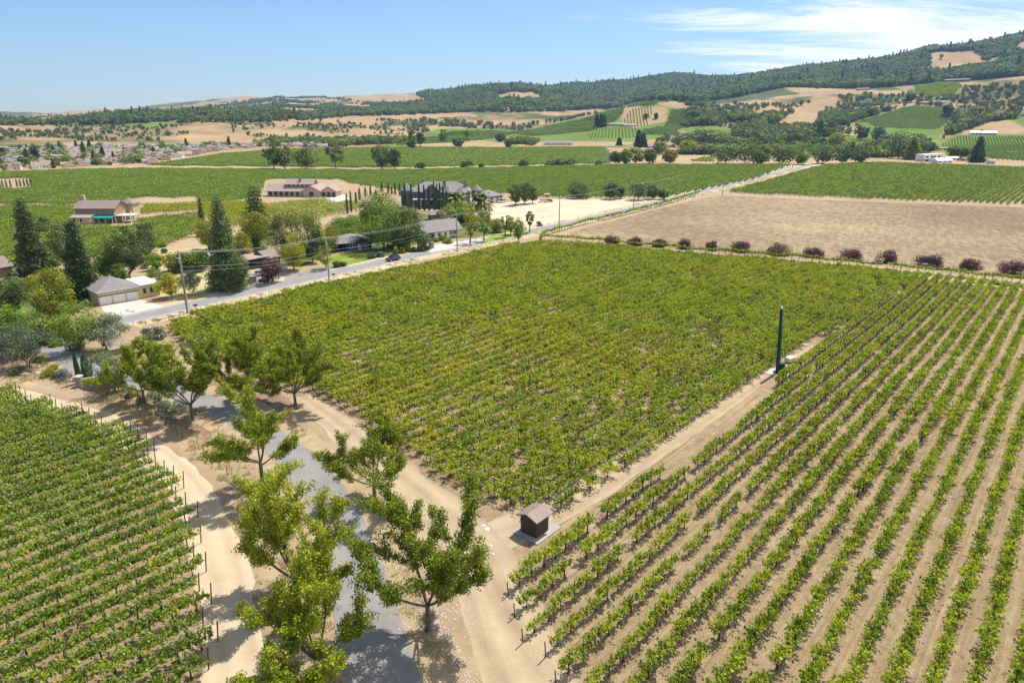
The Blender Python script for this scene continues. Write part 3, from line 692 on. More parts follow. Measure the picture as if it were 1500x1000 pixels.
def vine_set(key, lm, n=8, **kw):
    r = np.random.default_rng(hash_(key)); tr, cr = [], []
    for i in range(n):
        tb, cb = vine_parts(r, **kw); tr.append(tb.mesh('vine_trunk', [BARKD, DARKPOST])); cr.append(cb.mesh('vine_canopy', LEAF[lm]))
    proto_sets[key] = (tr, cr)
    js = []
    for t_, c_ in zip(tr, cr):
        pass
    r2 = np.random.default_rng(hash_(key))
    for i in range(n):
        tb, cb = vine_parts(r2, **kw); b = MB(); b.V = tb.V + cb.V; b.T = tb.T + cb.T; b.F = list(tb.F) + [f + tb.n for f in cb.F]; b.M = list(tb.M) + [np.full(len(f), 2) for f in cb.F]; b.n = tb.n + cb.n
        js.append(b.build('vine_%s' % key, [BARKD, DARKPOST, LEAF[lm]], link=False))
    return js
def hash_(s): return sum(ord(c) * (i + 3) for i, c in enumerate(s)) % 9973
VS = {
 'right': vine_set('right', 'vine_lime', 8, wid=.58, top=.82, nshoot=24, per=12, leaf=.20),
 'center': vine_set('center', 'vine_lime', 6, L=2.1, wid=1.25, top=.9, nshoot=30, per=14, leaf=.235, droop=.6),
 'centery': vine_set('centery', 'vine_yel', 5, L=2.1, wid=1.25, top=.85, nshoot=30, per=14, leaf=.235, droop=.6),
 'left': vine_set('left', 'vine_deep', 8, L=2.1, wid=1.02, top=.9, hc=1.05, nshoot=34, per=13, leaf=.21, droop=.45),
}
CENTER = Gs([(222,486),(330,455),(480,419),(600,392),(735,362.5),(800,366),(880,370)]).tolist()
trackend = [G(1183,512)]
EN = EDGE                                   # far edge of the two blocks
split_c = float(np.array(G(1190,503)) @ RN)
top_split = [p for p in catmull(EDGE, 3)]
# the edge of the planting runs about 8 m short of the border vines
def offs(path, d):
    t = np.gradient(path, axis=0); t /= np.linalg.norm(t, axis=1)[:, None]; return path + np.stack([t[:, 1], -t[:, 0]], 1) * d
EL = offs(catmull(EDGE, 4), 8.5)
ec = EL @ RN; near_c = EL[(ec < split_c)]; far_c = EL[(ec >= split_c)]
CENTER = np.vstack([Gs([(250,478),(330,457),(480,421),(600,394.5),(735,364.5)]), near_c[near_c @ RN > float(G(760,365) @ RN)], far_c[:1],
    Gs([(1181,509),(1125,545),(1000,630),(820,745),(770,752),(733,740),(674,723),(604,666),(545,624),(470,575),(430,572),(380,560),(330,535),(270,505)])])
RIGHT = np.vstack([far_c, Gs([(1900,700),(1900,1090)]), Gs([(860,1040),(828,985),(800,950),(777,921),(758,894),(744,868),(870,770),(1000,675),(1128,578),(1183,514)])])
LEFT = Gs([(-110,560),(0,578),(67,598),(134,618),(175,638),(209,663),(234,690),(254,722),(272,750),(284,795),(290,830),(303,884),(302,940),(298,990),(300,1080),(-300,1200),(-420,700)])
blocks = []
pc, ic = rows(CENTER, 2.35, 1.75, jit=.3, jrow=.16); pr_, ir = rows(RIGHT, 2.35, 1.8, jit=.12); pl, il = rows(LEFT, 2.35, 1.85, jit=.10)
keep = rng.random(len(pc)) > .035; pc = pc[keep]; keep = rng.random(len(pr_)) > .03; pr_ = pr_[keep]
def inview(p, m=60):
    x, y, d = project(p[:, 0], p[:, 1], 1.0 + 0 * p[:, 0]); return (x > -m - 60) & (x < 1560 + m) & (y < 1060 + m) & (y > 100) & (d > 0)
pc = pc[inview(pc)]; pr_ = pr_[inview(pr_)]; pl = pl[inview(pl)]
allp = np.vstack([pc, pr_, pl]); which = np.concatenate([np.zeros(len(pc)), np.ones(len(pr_)), np.full(len(pl), 2)]).astype(int)
x_, y_, d_ = project(allp[:, 0], allp[:, 1], 1.0 + 0 * allp[:, 0]); inside = (x_ > 0) & (x_ < 1500) & (y_ > 0) & (y_ < 1000)
order = np.argsort(np.where(inside, d_, 1e9)); ind = np.zeros(len(allp), bool); ind[order[:300]] = True
VL = {0: 'bushy lime green grapevine in the wide middle vineyard above the brown shed', 1: 'pruned grapevine on a wire row of the open right hand vineyard below the shed', 2: 'thick green grapevine in the lower left vineyard beside the curving dirt road'}
VG = {0: 'grapevines of the middle vineyard', 1: 'grapevines of the right vineyard', 2: 'grapevines of the left vineyard'}
VN = {0: 'middle', 1: 'right', 2: 'left'}
kk = {0: ['center', 'centery'], 1: ['right'], 2: ['left']}
sets_flat = {w: [(k, i) for k in kk[w] for i in range(len(VS[k]))] for w in kk}
rz = -math.radians(ROWAZ)
vig = fbm(allp[:, 0] / 9, allp[:, 1] / 9, 41, 3)                       # vigour of the planting differs from place to place
yel = fbm(allp[:, 0] / 22, allp[:, 1] / 22, 44, 3) + rng.normal(0, .07, len(allp))
scl = np.clip(.70 + vig * .74 + rng.normal(0, .07, len(allp)), .72, 1.3); scl[which == 2] = np.clip(.85 + .3 * vig[which == 2], .8, 1.2)
scl[which == 0] *= np.interp(allp[which == 0][:, 1] - .25 * allp[which == 0][:, 0], [48, 75, 120, 160], [.70, .80, .98, 1.05]); scl = np.maximum(scl, .6); scl[which == 1] *= np.interp(allp[which == 1][:, 1], [60, 170], [1.04, 1.32])
# one overgrown stretch of the first row below the shed
g0 = G(835, 792); big = (np.hypot(allp[:, 0] - g0[0], allp[:, 1] - g0[1]) < 7) & (which == 1) & (np.abs(allp @ RN - g0 @ RN) < 1.6); scl[big] = 1.45
vi = np.zeros(len(allp), int)
for w in (0, 1, 2):
    m = which == w; 
    if w == 0: vi[m] = np.where(yel[m] > .60, 6 + rng.integers(0, 5, m.sum()), rng.integers(0, 6, m.sum()))
    else: vi[m] = rng.integers(0, 8, m.sum())
flip = rng.integers(0, 2, len(allp)) * math.pi
for w in (0, 1, 2):
    m = (which == w) & ~ind; P = allp[m]; keyset = [VS[k][i] for k, i in sets_flat[w]]
    for j, o_ in enumerate(keyset): o_.name = 'vine_%s_%02d' % (VN[w], j)
    sc = scl[m][:, None] * np.array([1.0, 1.0, 1.0]); sc[:, 1] = 1.0; sc[:, 2] = np.clip(scl[m], .8, 1.25)
    sc[:, 0] *= 1.0
    scatter('vineyard', np.column_stack([P, np.zeros(len(P))]), np.column_stack([np.zeros((len(P), 2)), rz + flip[m] + rng.normal(0, .06, len(P))]), sc, keyset, vi[m],
            {0: 'rest of the dense lime green vineyard filling the middle of the valley floor', 1: 'rest of the right hand vineyard in long straight rows over bare soil', 2: 'rest of the deep green vineyard rows in the lower left corner'}[w], 'vineyard')
for i in np.nonzero(ind)[0]:
    w = which[i]; k, j = sets_flat[w][vi[i]]
    e = empty('grape_vine', (allp[i, 0], allp[i, 1], 0), rz + flip[i], VL[w], 'vine', VG[w]); s_ = float(scl[i]); e.scale = (s_, 1, min(1.25, max(.8, s_)))
    for nm, me in (('trunk', proto_sets[k][0][j]), ('canopy', proto_sets[k][1][j])):
        c = bpy.data.objects.new(nm, me); COL.objects.link(c); c.parent = e

# end posts of the two near blocks
def endpost(p, h, label, group, lean=.0):
    e = MB().tube([(0, 0, -.1), (0, 0, h)], .055, 6).build('vineyard_post', DARKPOST, loc=(p[0], p[1], 0)); tag(e, label, 'post', group=group)
    e.rotation_euler = (lean * RD[1], -lean * RD[0], 0)
for pts, idx, h, lab, grp, sgn in ((pl, il, 2.0, 'dark stake ending a row of the lower left vineyard at the dirt road', 'end stakes of the left vineyard', 1),
                      (pr_, ir[keep] if len(ir) == len(keep) else None, 1.6, 'dark stake at the near end of a right hand vineyard row', 'end stakes of the right vineyard', -1)):
    c = np.round((pts @ RN) / 2.35).astype(int)
    for k in np.unique(c):
        q = pts[c == k]; s = q @ RD
        if sgn > 0: p = q[np.argmax(s)] + RD * 1.3
        else: p = q[np.argmin(s)] - RD * 1.5
        X, Y, D = project(p[0], p[1], 1.0)
        if -5 < X < 1505 and 0 < Y < 1005 and D < 130: endpost(p, h * random.uniform(.92, 1.05), lab, grp, -.10 * sgn)

# farther vineyards: leafy lengths of row
def chunks(key, leaf, L, h0, h1, wid, n, ls, k=5):
    r = np.random.default_rng(hash_(key)); return [hedge_chunk(r, L, h0, h1, wid, n, ls).build('row_%s' % key, [LEAF[leaf], BARKD], link=False) for _ in range(k)]
def farvine(polys, label, leaf='vine_far', az=ROWAZ, spacing=2.6, L=6, n=190, ls=.42, wid=1.25, h1=1.75, world=False, holes=(), hill=False):
    key = 'k%d' % abs(hash_(label)); ch = chunks(key, leaf, L, .45, h1, wid, n, ls)
    PP = []
    for poly in polys:
        W_ = np.array([GT(a, b)[:2] for a, b in poly]) if hill else Gs(poly)
        p, _ = rows(W_, spacing, L * .97, az=az, jit=.3, jrow=.05)
        x, y, d = project(p[:, 0], p[:, 1], height(p[:, 0], p[:, 1])); q = (x > -150) & (x < 1650)
        for hl in holes: q &= ~inpoly(x, y, hl)
        PP.append(p[q])
    P = np.vstack(PP); Z = height(P[:, 0], P[:, 1]); d = np.array([math.sin(math.radians(az)), math.cos(math.radians(az))])
    Z2 = height(P[:, 0] + d[0] * 4, P[:, 1] + d[1] * 4); pitch = np.arctan2(Z2 - Z, 4)
    rot = np.column_stack([pitch, np.zeros(len(P)), np.full(len(P), -math.radians(az))])
    print('farvine', label, len(P))
    return scatter('vineyard', np.column_stack([P, Z]), rot, rng.uniform(.9, 1.1, (len(P), 1)) * np.array([[1, 1, 1]]), ch, rng.integers(0, len(ch), len(P)), label, 'vineyard')
# ------------------------------------------------------------------ farther vineyards
farvine([[(-150,262),(0,254),(100,250),(220,248),(560,251),(895,243),(1158,242),(1104,263),(1000,284),(980,288),(830,291),(740,284),(705,286),(590,280),(520,270),(500,263),(385,265),(375,290),(300,300),(-150,300)]],
        'broad green vineyard stretching behind the mansion and the tiled ranch house', az=24.6, spacing=2.6, L=9, n=230, ls=.55, holes=[[(388,263),(500,264),(503,290),(388,290)],[(185,290),(295,290),(295,300),(185,300)],[(-10,262),(52,262),(52,278),(-10,278)]])
farvine([[(-180,304),(110,304),(112,333),(198,335),(205,323),(300,313),(296,335),(270,352),(225,366),(180,372),(60,395),(-100,410),(-200,420)]],
        'green vineyard wrapped around the brown house with the teal awning', 'vine_deep', az=24.6, spacing=2.4, L=5, n=190, ls=.40)
farvine([[(205,302),(370,297),(380,312),(310,318),(300,309),(205,315)]], 'yellowish vineyard strip between the brown house and the tall eucalyptus', 'vine_yel', az=70, L=6, n=170, ls=.42, spacing=2.5)
farvine([[(285,301),(385,299),(400,310),(392,326),(330,336),(300,332),(303,312)]], 'loose yellow green vineyard behind the eucalyptus and the dark pine', 'vine_yel', az=62, L=6, n=170, ls=.42, spacing=2.5)
farvine([[(400,301),(470,292),(500,300),(512,296),(530,305),(470,322),(430,335),(395,320)]], 'small young vineyard in front of the tiled ranch house', 'vine_lime', az=62, L=5, n=120, ls=.35, spacing=2.5, wid=.9)
farvine([[(215,243),(330,226),(420,219),(600,216),(740,217),(885,216),(900,236),(890,240),(560,246)]], 'pale green vineyard beyond the row of field oaks', 'vine_far', az=24.6, spacing=3.2, L=12, n=200, ls=.8)
farvine([[(1063,283),(1190,247),(1230,241),(1290,239),(1500,246),(1900,258),(1900,316),(1500,300),(1250,291)]],
        'vineyard of straight dark rows beyond the fallow field at the right', 'vine_deep', spacing=2.7, L=7, n=220, ls=.42, wid=1.15, h1=1.8)
farvine([[(740,195),(800,185),(870,170),(905,160),(915,157),(908,172),(870,192),(780,200)],[(1005,160),(1010,178),(990,192),(1000,200),(935,197),(945,190),(975,186),(985,162)],[(930,150),(985,149),(955,155),(920,158)],[(600,206),(700,190),(760,194),(720,203),(580,213)]],
        'green terraced vineyard wrapping the round knoll', 'vine_far', az=-20, spacing=4.2, L=12, n=200, ls=1.0, hill=True, h1=1.9)
farvine([[(912,178),(925,160),(958,156),(948,184),(928,187)],[(860,198),(885,188),(930,188),(940,197),(930,202),(865,203)]], 'striped rows of young vines around the knoll house', 'vine_far', az=8, spacing=6, L=10, n=110, ls=.9, hill=True, wid=1.6)
farvine([[(1255,178),(1330,157),(1384,158),(1390,178),(1370,190),(1290,188)]], 'steep striped vineyard below the two hill houses', 'vine_far', az=5, spacing=5, L=10, n=120, ls=.9, hill=True, wid=1.6)
farvine([[(1340,126),(1395,120),(1408,128),(1396,140),(1370,143),(1345,138)]], 'small bright vineyard high on the right hillside', 'vine_lime', az=70, spacing=3.4, L=10, n=140, ls=1.0, hill=True)
farvine([[(1378,212),(1405,200),(1500,200),(1800,203),(1800,236),(1500,236),(1395,230)]], 'vineyard behind the white two storey house', 'vine_far', az=30, spacing=3.8, L=10, n=170, ls=.8, hill=True)
farvine([[(1010,236),(1048,228),(1045,238)],[(1180,205),(1240,202),(1290,204),(1280,212),(1185,212)],[(985,210),(1040,190),(1072,196),(1070,208),(1000,214)]], 'small bright vineyard patches among the trees at the foot of the hills', 'vine_lime', az=24, spacing=3.6, L=10, n=170, ls=.8, hill=True)
# border rows along the fallow field
def border(path, label):
    s = np.concatenate([[0], np.cumsum(np.linalg.norm(np.diff(path, axis=0), axis=1))]); q = np.arange(0, s[-1], 1.9)
    q = q[fbm(q / 6, q * 0, 77, 2) > .17]
    P = np.stack([np.interp(q, s, path[:, 0]), np.interp(q, s, path[:, 1])], 1) + rng.normal(0, .12, (len(q), 2)); T = np.stack([np.interp(q + .5, s, path[:, 0]), np.interp(q + .5, s, path[:, 1])], 1) - P
    kinds = [o for o in vine_set('b%d' % hash_(label), 'vine_lime', 4, wid=.55, top=.7, nshoot=18, per=11, leaf=.24)]
    sc = np.clip(.95 + .6 * fbm(q / 5, q * 0 + 4, 78, 2), .8, 1.45)[:, None] * np.ones(3)
    scatter('vine_row', np.column_stack([P, P[:, 0] * 0]), np.column_stack([P * 0, np.arctan2(-T[:, 0], T[:, 1])]), sc, kinds, rng.integers(0, 4, len(P)), label, 'vine row')
border(offs(catmull(EDGE, 3), .6), 'single row of grapevines along the near edge of the fallow field')
border(catmull(Gs([(793,352),(800,345),(860,328),(917,315),(981,298),(1024,285)]), 3), 'single row of grapevines beside the road along the fallow field')

# ------------------------------------------------------------------ woods on the hills
def forest_protos(key, leaf, kinds, k=5, nl=190, ls=1.6):
    out = []
    for i in range(k):
        kd = kinds[i % len(kinds)]; h = {'round': 11, 'conifer': 19, 'shrub': 2.6}[kd]; w = {'round': 11.5, 'conifer': 8, 'shrub': 4}[kd]
        out.append(joined(kd, h, w, 900 + i + hash_(key), nl, ls * (.55 if kd == 'shrub' else 1), leaf).build('wood_%s_%d' % (key, i), [BARK, LEAF[leaf]], link=False))
    return out
def wood(name, label, protos, n, rmin, rmax, test, smin=.7, smax=1.3, kind_w=None, cat='woodland', pxr=(-150, 1650)):
    u = rng.uniform((pxr[0] - 750) / 1052, (pxr[1] - 750) / 1052, n); a = np.arctan(u); r = np.sqrt(rng.uniform(rmin ** 2, rmax ** 2, n)); X = r * np.sin(a); Y = r * np.cos(a)
    Z = height(X, Y); px, py, d = project(X, Y, Z); q = test(px, py, X, Y, r, Z); X, Y, Z = X[q], Y[q], Z[q]; m = len(X); print('wood', label, m)
    w = np.array(kind_w or [1] * len(protos), float); w /= w.sum()
    s = rng.uniform(smin, smax, m)[:, None] * np.array([[1, 1, 1]]) * rng.uniform(.85, 1.2, (m, 3)); s *= np.where((px[q] < 600) & (r[q] > 1250), .68, 1.0)[:, None]
    scatter(name, np.column_stack([X, Y, Z - .3]), np.column_stack([np.zeros((m, 2)), rng.uniform(0, 6.28, m)]), s, protos, rng.choice(len(protos), m, p=w), label, cat)
def ridge_line(px): return np.interp(px, [-200, 0, 300, 420, 530, 700, 800, 900, 1000, 1060, 1150, 1250, 1300, 1400, 1500, 1700], [184, 184, 180, 178, 171, 164, 164, 158, 150, 146, 128, 130, 128, 118, 112, 105])
def in_any(px, py, polys):
    c = np.zeros(px.shape, bool)
    for P in polys: c |= inpoly(px, py, P)
    return c
FP = forest_protos('ridge', 'forest', ['round', 'round', 'conifer', 'round', 'conifer'], 6) + forest_protos('ridgeo', 'oak', ['round', 'conifer'], 2) + forest_protos('ridges', 'green', ['round'], 1)
def t_ridge(px, py, X, Y, r, Z):
    bald = fbm(X / 260, Y / 260, 5, 4); dens = np.where(px < 560, (bald < .54), bald < .70)
    return (py < ridge_line(px)) & dens & ~in_any(px, py, [[(1485,68),(1500,60),(1700,60),(1600,90),(1495,80)],[(480,140),(600,136),(640,150),(540,152)]] + HILLGREEN)
wood('woodland', 'dense dark wood covering the long ridge behind the valley', FP, 150000, 1150, 3900, t_ridge, .8, 1.6, [3, 3, .1, 3, .1, 3, 3, .12, 2])
wood('woodland', 'distant blue wood on the far left ridge', FP, 26000, 2700, 5200, lambda px, py, X, Y, r, Z: t_ridge(px, py, X, Y, r, Z) & (px < 900), .9, 1.5, [3, 3, 1, 3, 1, 3, 2, .5, 1])
wood('treeline', 'far dark treeline of conifers across the left of the valley', FP, 9000, 1650, 2500, lambda px, py, X, Y, r, Z: (px < 480) & (py > 176) & (py < ridge_line(px) + 2), .7, 1.2, [1, 1, 3, 1, 3, 1, 1, 2, .5])
SC = forest_protos('scrub', 'scrub', ['shrub', 'round'], 4, 120, 1.2)
ALLH = HILLGREEN + HILLBARE
wood('scrub', 'olive green scrub dotted over the low golden hills', SC, 30000, 1020, 1800, lambda px, py, X, Y, r, Z: (py > ridge_line(px) + 2) & (py < 208) & (fbm(X / 120, Y / 120, 21, 5) * .6 + fbm(X / 45, Y / 45, 22, 3) * .4 > np.interp(px, [0, 300, 420, 700, 900], [.56, .54, .47, .42, .37])) & ~in_any(px, py, ALLH), .35, 1.0, [3, 1, 3, 1], 'scrub')
OKP = forest_protos('oak', 'oak', ['round'], 3, 260, 1.25) + forest_protos('oakg', 'green', ['round'], 2, 260, 1.25) + forest_protos('oaks', 'scrub', ['round', 'shrub'], 3, 240, 1.25) + forest_protos('oaky', 'yellow', ['round'], 1, 240, 1.25)
OAKW = [[(1060,160),(1100,140),(1190,138),(1330,138),(1330,152),(1200,165),(1130,168)],[(1000,214),(1000,196),(1060,186),(1120,190),(1200,186),(1300,190),(1310,208),(1290,214),(1180,212),(1080,216)],[(1120,212),(1240,206),(1350,206),(1350,226),(1290,228),(1280,214)],[(1000,168),(1060,140),(1160,130),(1190,140),(1120,165),(1060,175)],[(1195,170),(1330,128),(1345,150),(1250,172)],[(1385,198),(1400,180),(1450,178),(1400,196)],[(1060,205),(1060,165),(1100,150),(1130,160),(1120,190),(1160,205)],[(1110,160),(1130,140),(1190,142),(1188,165),(1130,186)],[(1195,190),(1205,165),(1240,150),(1330,142),(1325,158),(1250,178),(1200,200)],
        [(1395,178),(1400,150),(1440,130),(1500,128),(1700,120),(1700,165),(1480,175),(1440,182),(1410,190)],[(1100,138),(1150,128),(1150,142),(1105,146)],[(1230,140),(1300,136),(1330,140),(1320,132),(1240,134)],
        [(760,192),(700,190),(640,180),(740,172),(860,165),(880,168),(800,182)],[(1160,206),(1200,196),(1250,196),(1240,204)],[(1000,185),(1010,165),(1060,155),(1075,175),(1050,184)]]
wood('woodland', 'clumped oaks on the lower slopes at the right', OKP, 60000, 1000, 1500, lambda px, py, X, Y, r, Z: in_any(px, py, OAKW) & ~in_any(px, py, HILLBARE + HILLGREEN) & (fbm(X / 70, Y / 70, 61, 3) > .42 - .06 * (py < 175) - .07 * ((px < 1260) & (py < 178))), .6, 1.15, None)

wood('woodland', 'band of mixed trees and hedges at the foot of the hills', OKP, 30000, 820, 1080, lambda px, py, X, Y, r, Z: in_any(px, py, [[(985,222),(1045,216),(1180,214),(1290,213),(1350,222),(1350,232),(1280,238),(1150,238),(1040,230),(1000,236)]]) & (fbm(X / 40, Y / 40, 63, 3) > .52), .45, .8, None)
wood('woodland', 'loose dark trees along the lane below the scrub hills', OKP, 20000, 900, 1250, lambda px, py, X, Y, r, Z: in_any(px, py, [[(380,215),(400,203),(480,200),(600,196),(640,200),(600,208),(560,213),(480,216)],[(740,212),(760,206),(790,208),(780,214)]]) & (fbm(X / 40, Y / 40, 64, 3) > .42), .5, .9, None)
# ------------------------------------------------------------------ trees one can tell apart
# the avenue trees beside the driveway: ascending limbs with tufts of leaves along them
def avenue_tree(px, py, h, w, seed, label, nl=5, fork=.24, lean=(0, 0), leafn=26, leafs=.17, skew=None):
    r = np.random.default_rng(seed); x, y = G(px, py); tb = MB(); cb = MB(); R = w / 2; fz = h * fork
    top = np.array([lean[0], lean[1], fz]); tr = .017 * h + .02
    tb.tube([(0, 0, -.15), (0, 0, .25), top * [.4, .4, .5], top], [tr * 1.7, tr * 1.15, tr, tr * .9], 9)
    tufts = []; a0 = r.uniform(0, 6.28)
    def plume(base, d, ln, rad, lvl):
        n = 6; P = [base]; dd = d.copy()
        for i in range(n - 1):
            dd = dd + r.normal(0, .085, 3) + np.array([0, 0, .09 if lvl == 0 else .05]); dd /= np.linalg.norm(dd); P.append(P[-1] + dd * ln / (n - 1))
        P = np.array(P); tb.tube(P, np.linspace(rad, rad * .25, n), 6 if lvl == 0 else 4, cap=False)
        if lvl < 2:
            m = 4 if lvl == 0 else 3
            for k in range(m):
                t = (.30 + .58 * (k + r.uniform(.2, .8)) / m); p = np.array([np.interp(t * (n - 1), range(n), P[:, c]) for c in range(3)])
                side = r.normal(size=3); side[2] = abs(side[2]) * .4; side -= side @ dd * dd; side /= np.linalg.norm(side); e = dd * .9 + side * .75; e /= np.linalg.norm(e)
                plume(p, e, ln * r.uniform(.34, .52), rad * .42, lvl + 1)
        s0 = .46 if lvl == 0 else .2
        for t in np.arange(s0, 1.02, .24 / ln):
            tufts.append(np.array([np.interp(min(t, 1) * (n - 1), range(n), P[:, c]) for c in range(3)]) + r.normal(0, .13, 3))
    for i in range(nl + 1):
        a = a0 + i * 2 * math.pi / (nl + 1) * 1.9 + r.normal(0, .3); el = math.radians([20, 34, 48, 28, 60, 40, 76, 24, 52][i % 9] + r.normal(0, 5))
        d = np.array([math.cos(a) * math.cos(el), math.sin(a) * math.cos(el), math.sin(el)]); ln = min((h - fz) / max(math.sin(el) + .12, .35), R * 1.05 / max(math.cos(el), .25)) * r.uniform(.80, 1.05)
        plume(top - [0, 0, r.uniform(0, .16) * fz], d, ln, tr * .5, 0)
    T = np.array(tufts); k = np.repeat(np.arange(len(T)), leafn); tt = np.clip(r.normal(.5, .17, len(T)), 0, 1)
    P = T[k] + sph(r, len(k)) * (r.uniform(.1, 1, len(k)) ** .6)[:, None] * np.array([.44, .44, .34]) * r.uniform(.8, 1.2, len(T))[k][:, None] * (h / 9) ** .5
    cb.leaves(P, leafs, np.clip(tt[k] + r.normal(0, .17, len(k)) + .02 * (P[:, 2] - h * .55), 0, 1), up=.5, rs=r, aspect=.72)
    root = empty('avenue_tree', (x, y, 0), 0, label, 'tree', 'leafy trees lining the driveway')
    tb.build('trunk', BARK, root, True); cb.build('crown', LEAF['drive'], root)
    return root
def H_(px, pb, pt): return hpx(px, pb, pt)
AV = [(212,592,503,88,'driveway tree nearest the curved stone entrance wall'), (283,616,508,110,'driveway tree standing over the clipped grey green shrubs'),
      (371,588,497,95,'slim driveway tree by the yellow green shrubs on the vineyard side'), (433,594,505,100,'driveway tree at the corner of the middle vineyard'),
      (386,715,575,112,'driveway tree with a forked bare trunk beside the row of short stakes'), (549,734,612,120,'lone driveway tree between the driveway and the middle vineyard'),
      (437,888,672,200,'big spreading driveway tree overhanging the asphalt from the dirt road side'), (468,1000,828,190,'large driveway tree in front, its crown leaning over the road'),
      (418,1075,930,150,'driveway tree cut off by the bottom edge with only its crown showing'), (628,923,732,205,'spreading tree ringed by pale rocks between the driveway and the vineyard')]
for i, (px, pb, pt, w, lab) in enumerate(AV):
    d = H / (SP + (pb - 500) / 1000 * CP); h = H_(px, pb, pt); ww = w / 1000 * (d - h * .5)
    avenue_tree(px, pb, h * (.97 if i > 3 else 1.05), ww * [1.2, 1.2, 1.2, 1.2, 1.15, 1.2, 1.0, 1.0, 1.0, 1.22][i], 100 + i * 7, lab, nl=5 if i in (4, 5) else 6, fork=.30 if i == 4 else .22, leafn=42, leafs=.20 if i < 4 else .18)

T = make_tree
# left corner by the entrance
T('olive',42,537,478,72,'olive','grey green olive tree over the shaded garden at the left edge', ls=.22, nl=3600)
T('olive',170,575,514,58,'olive','pale olive tree leaning over the curved stone wall', ls=.2, nl=3200)
T('olive',163,513,462,52,'olive','silvery olive tree on the road side of the leafy green tree', ls=.22, nl=3200)
T('olive',282,432,398,34,'olive','greyish olive tree beside the hedge just right of the first power pole', ls=.25, nl=2200)
T('olive',228,505,478,34,'olive','low grey olive bush at the corner of the vineyard by the road', ls=.25, nl=1500)
T('round',118,515,438,66,'green','full green round tree between the driveway mouth and the garage', nl=4200, ls=.26)
T('round',25,520,450,62,'green','bright leafy tree behind the leftmost olive tree', nl=3800, ls=.28)
T('round',20,470,398,62,'oak','dark broad tree at the left edge above the road', nl=3800, ls=.32)
T('round',82,478,388,66,'yellow','large yellow green tree left of the pointed dark conifer', nl=4200, ls=.32)
T('conifer',53,404,288,46,'conifer','tall dark redwood at the left with a bronze green flank', nl=5200, ls=.34)
T('conifer',125,437,320,48,'conifer','dark pointed conifer standing left of the garage', nl=5000, ls=.34)
T('round',98,395,325,40,'oak','dark oak between the two tall conifers', nl=2600, ls=.38)
T('round',190,408,328,58,'oak','broad dark green oak behind the garage', nl=4200, ls=.36)
T('round',215,380,322,38,'oak','oak crown rising behind the broad oak by the garage', nl=2400, ls=.4)
T('round',158,412,368,36,'green','mid green tree between the conifer and the broad oak', nl=2400, ls=.34)
T('round',178,420,385,26,'green','low bushy tree at the back of the garage', nl=1600, ls=.32)
T('round',252,436,403,38,'yellow','small leafy tree between the garage and the power pole', nl=2400, ls=.28)
T('conifer',335,424,284,54,'gum','very tall grey green eucalyptus beside the road', nl=7000, ls=.34)
T('round',352,425,365,40,'gum','younger eucalyptus leaning on the tall one', nl=2600, ls=.32)
T('round',306,366,316,40,'yellow','yellow green tree with a dark bare trunk behind the lawn', nl=2600, ls=.38)
T('conifer',299,345,289,13,'dark','thin dark snag like conifer left of the tall eucalyptus', nl=700, ls=.4)
T('openpine',379,345,270,36,'dark','dark open branched pine in front of the tiled ranch house', nl=2400, ls=.42)
T('round',376,365,308,52,'yellow','bright yellow green round tree behind the carport', nl=4000, ls=.38)
T('round',355,385,338,34,'yellow','small yellow tree under the bright round tree', nl=1800, ls=.36)
T('willow',418,372,303,50,'willow','dark weeping tree left of a pair behind the yards', nl=4600, ls=.42)
T('willow',452,370,305,52,'willow','dark weeping tree right of a pair behind the yards', nl=4600, ls=.42)
T('willow',483,368,322,34,'yellow','yellow green weeping tree at the end of the dark pair', nl=2600, ls=.4)
T('round',431,396,344,44,'yellow','dense rounded evergreen with yellow green tips beside the side road', nl=3400, ls=.3)
T('round',458,385,350,30,'dark','dark tree behind the yellow tipped evergreen', nl=1800, ls=.34)
T('round',399,414,376,36,'purple','purple leaved plum tree at the edge of the road', nl=2600, ls=.28)
T('airy',478,394,360,36,'yellow','airy pale yellow shrub tree beside the second power pole', nl=1300, ls=.28)
T('round',563,366,282,80,'green','huge spreading green tree in front of the mansion', nl=8000, ls=.42)
T('round',600,364,303,46,'oak','dark full tree left of the white gabled house', nl=4200, ls=.36)
T('round',620,366,338,24,'oak','small dark tree against the white gabled house', nl=1400, ls=.32)
T('round',520,350,316,42,'green','mid green tree above the blue porch house', nl=2600, ls=.38)
T('round',538,355,328,34,'yellow','light green tree over the roof of the blue porch house', nl=1900, ls=.36)
T('round',500,345,318,30,'green','green tree between the weeping trees and the huge spreading tree', nl=1600, ls=.38)
for i,(px,pb,pt,w,k,lf,lab) in enumerate([(689,357,310,30,'airy','yellow','thin pale tree in front of the white gabled house'),(709,353,314,24,'airy','green','slender green tree on the roadside right of the white house'),
   (740,348,311,16,'airy','green','narrow dark leaved sapling tree by the road bend'),(748,344,316,16,'round','green','small green tree just behind the narrow sapling tree'),(760,356,317,22,'round','green','dense upright young tree closest to the middle vineyard corner'),
   (776,341,306,15,'airy','green','tall thin young tree with a high crown by the dirt lot')]): T(k,px,pb,pt,w,lf,lab,nl=1500,ls=.32)
T('shrub',789,331,322,12,'dark','lone dark round shrub at the near edge of the dirt lot','shrub','shrub',nl=500,ls=.35)
T('palm',669,306,272,30,'frond','left palm with orange tinged fronds in front of the mansion',nl=1)
T('palm',703,309,272,34,'frond','right palm with a yellow green crown beside the mansion',nl=1)
T('round',686,316,298,24,'green','low green tree between the two palms',nl=1000,ls=.4)
T('round',672,322,305,22,'yellow','yellowish shrub tree below the left palm',nl=900,ls=.4)
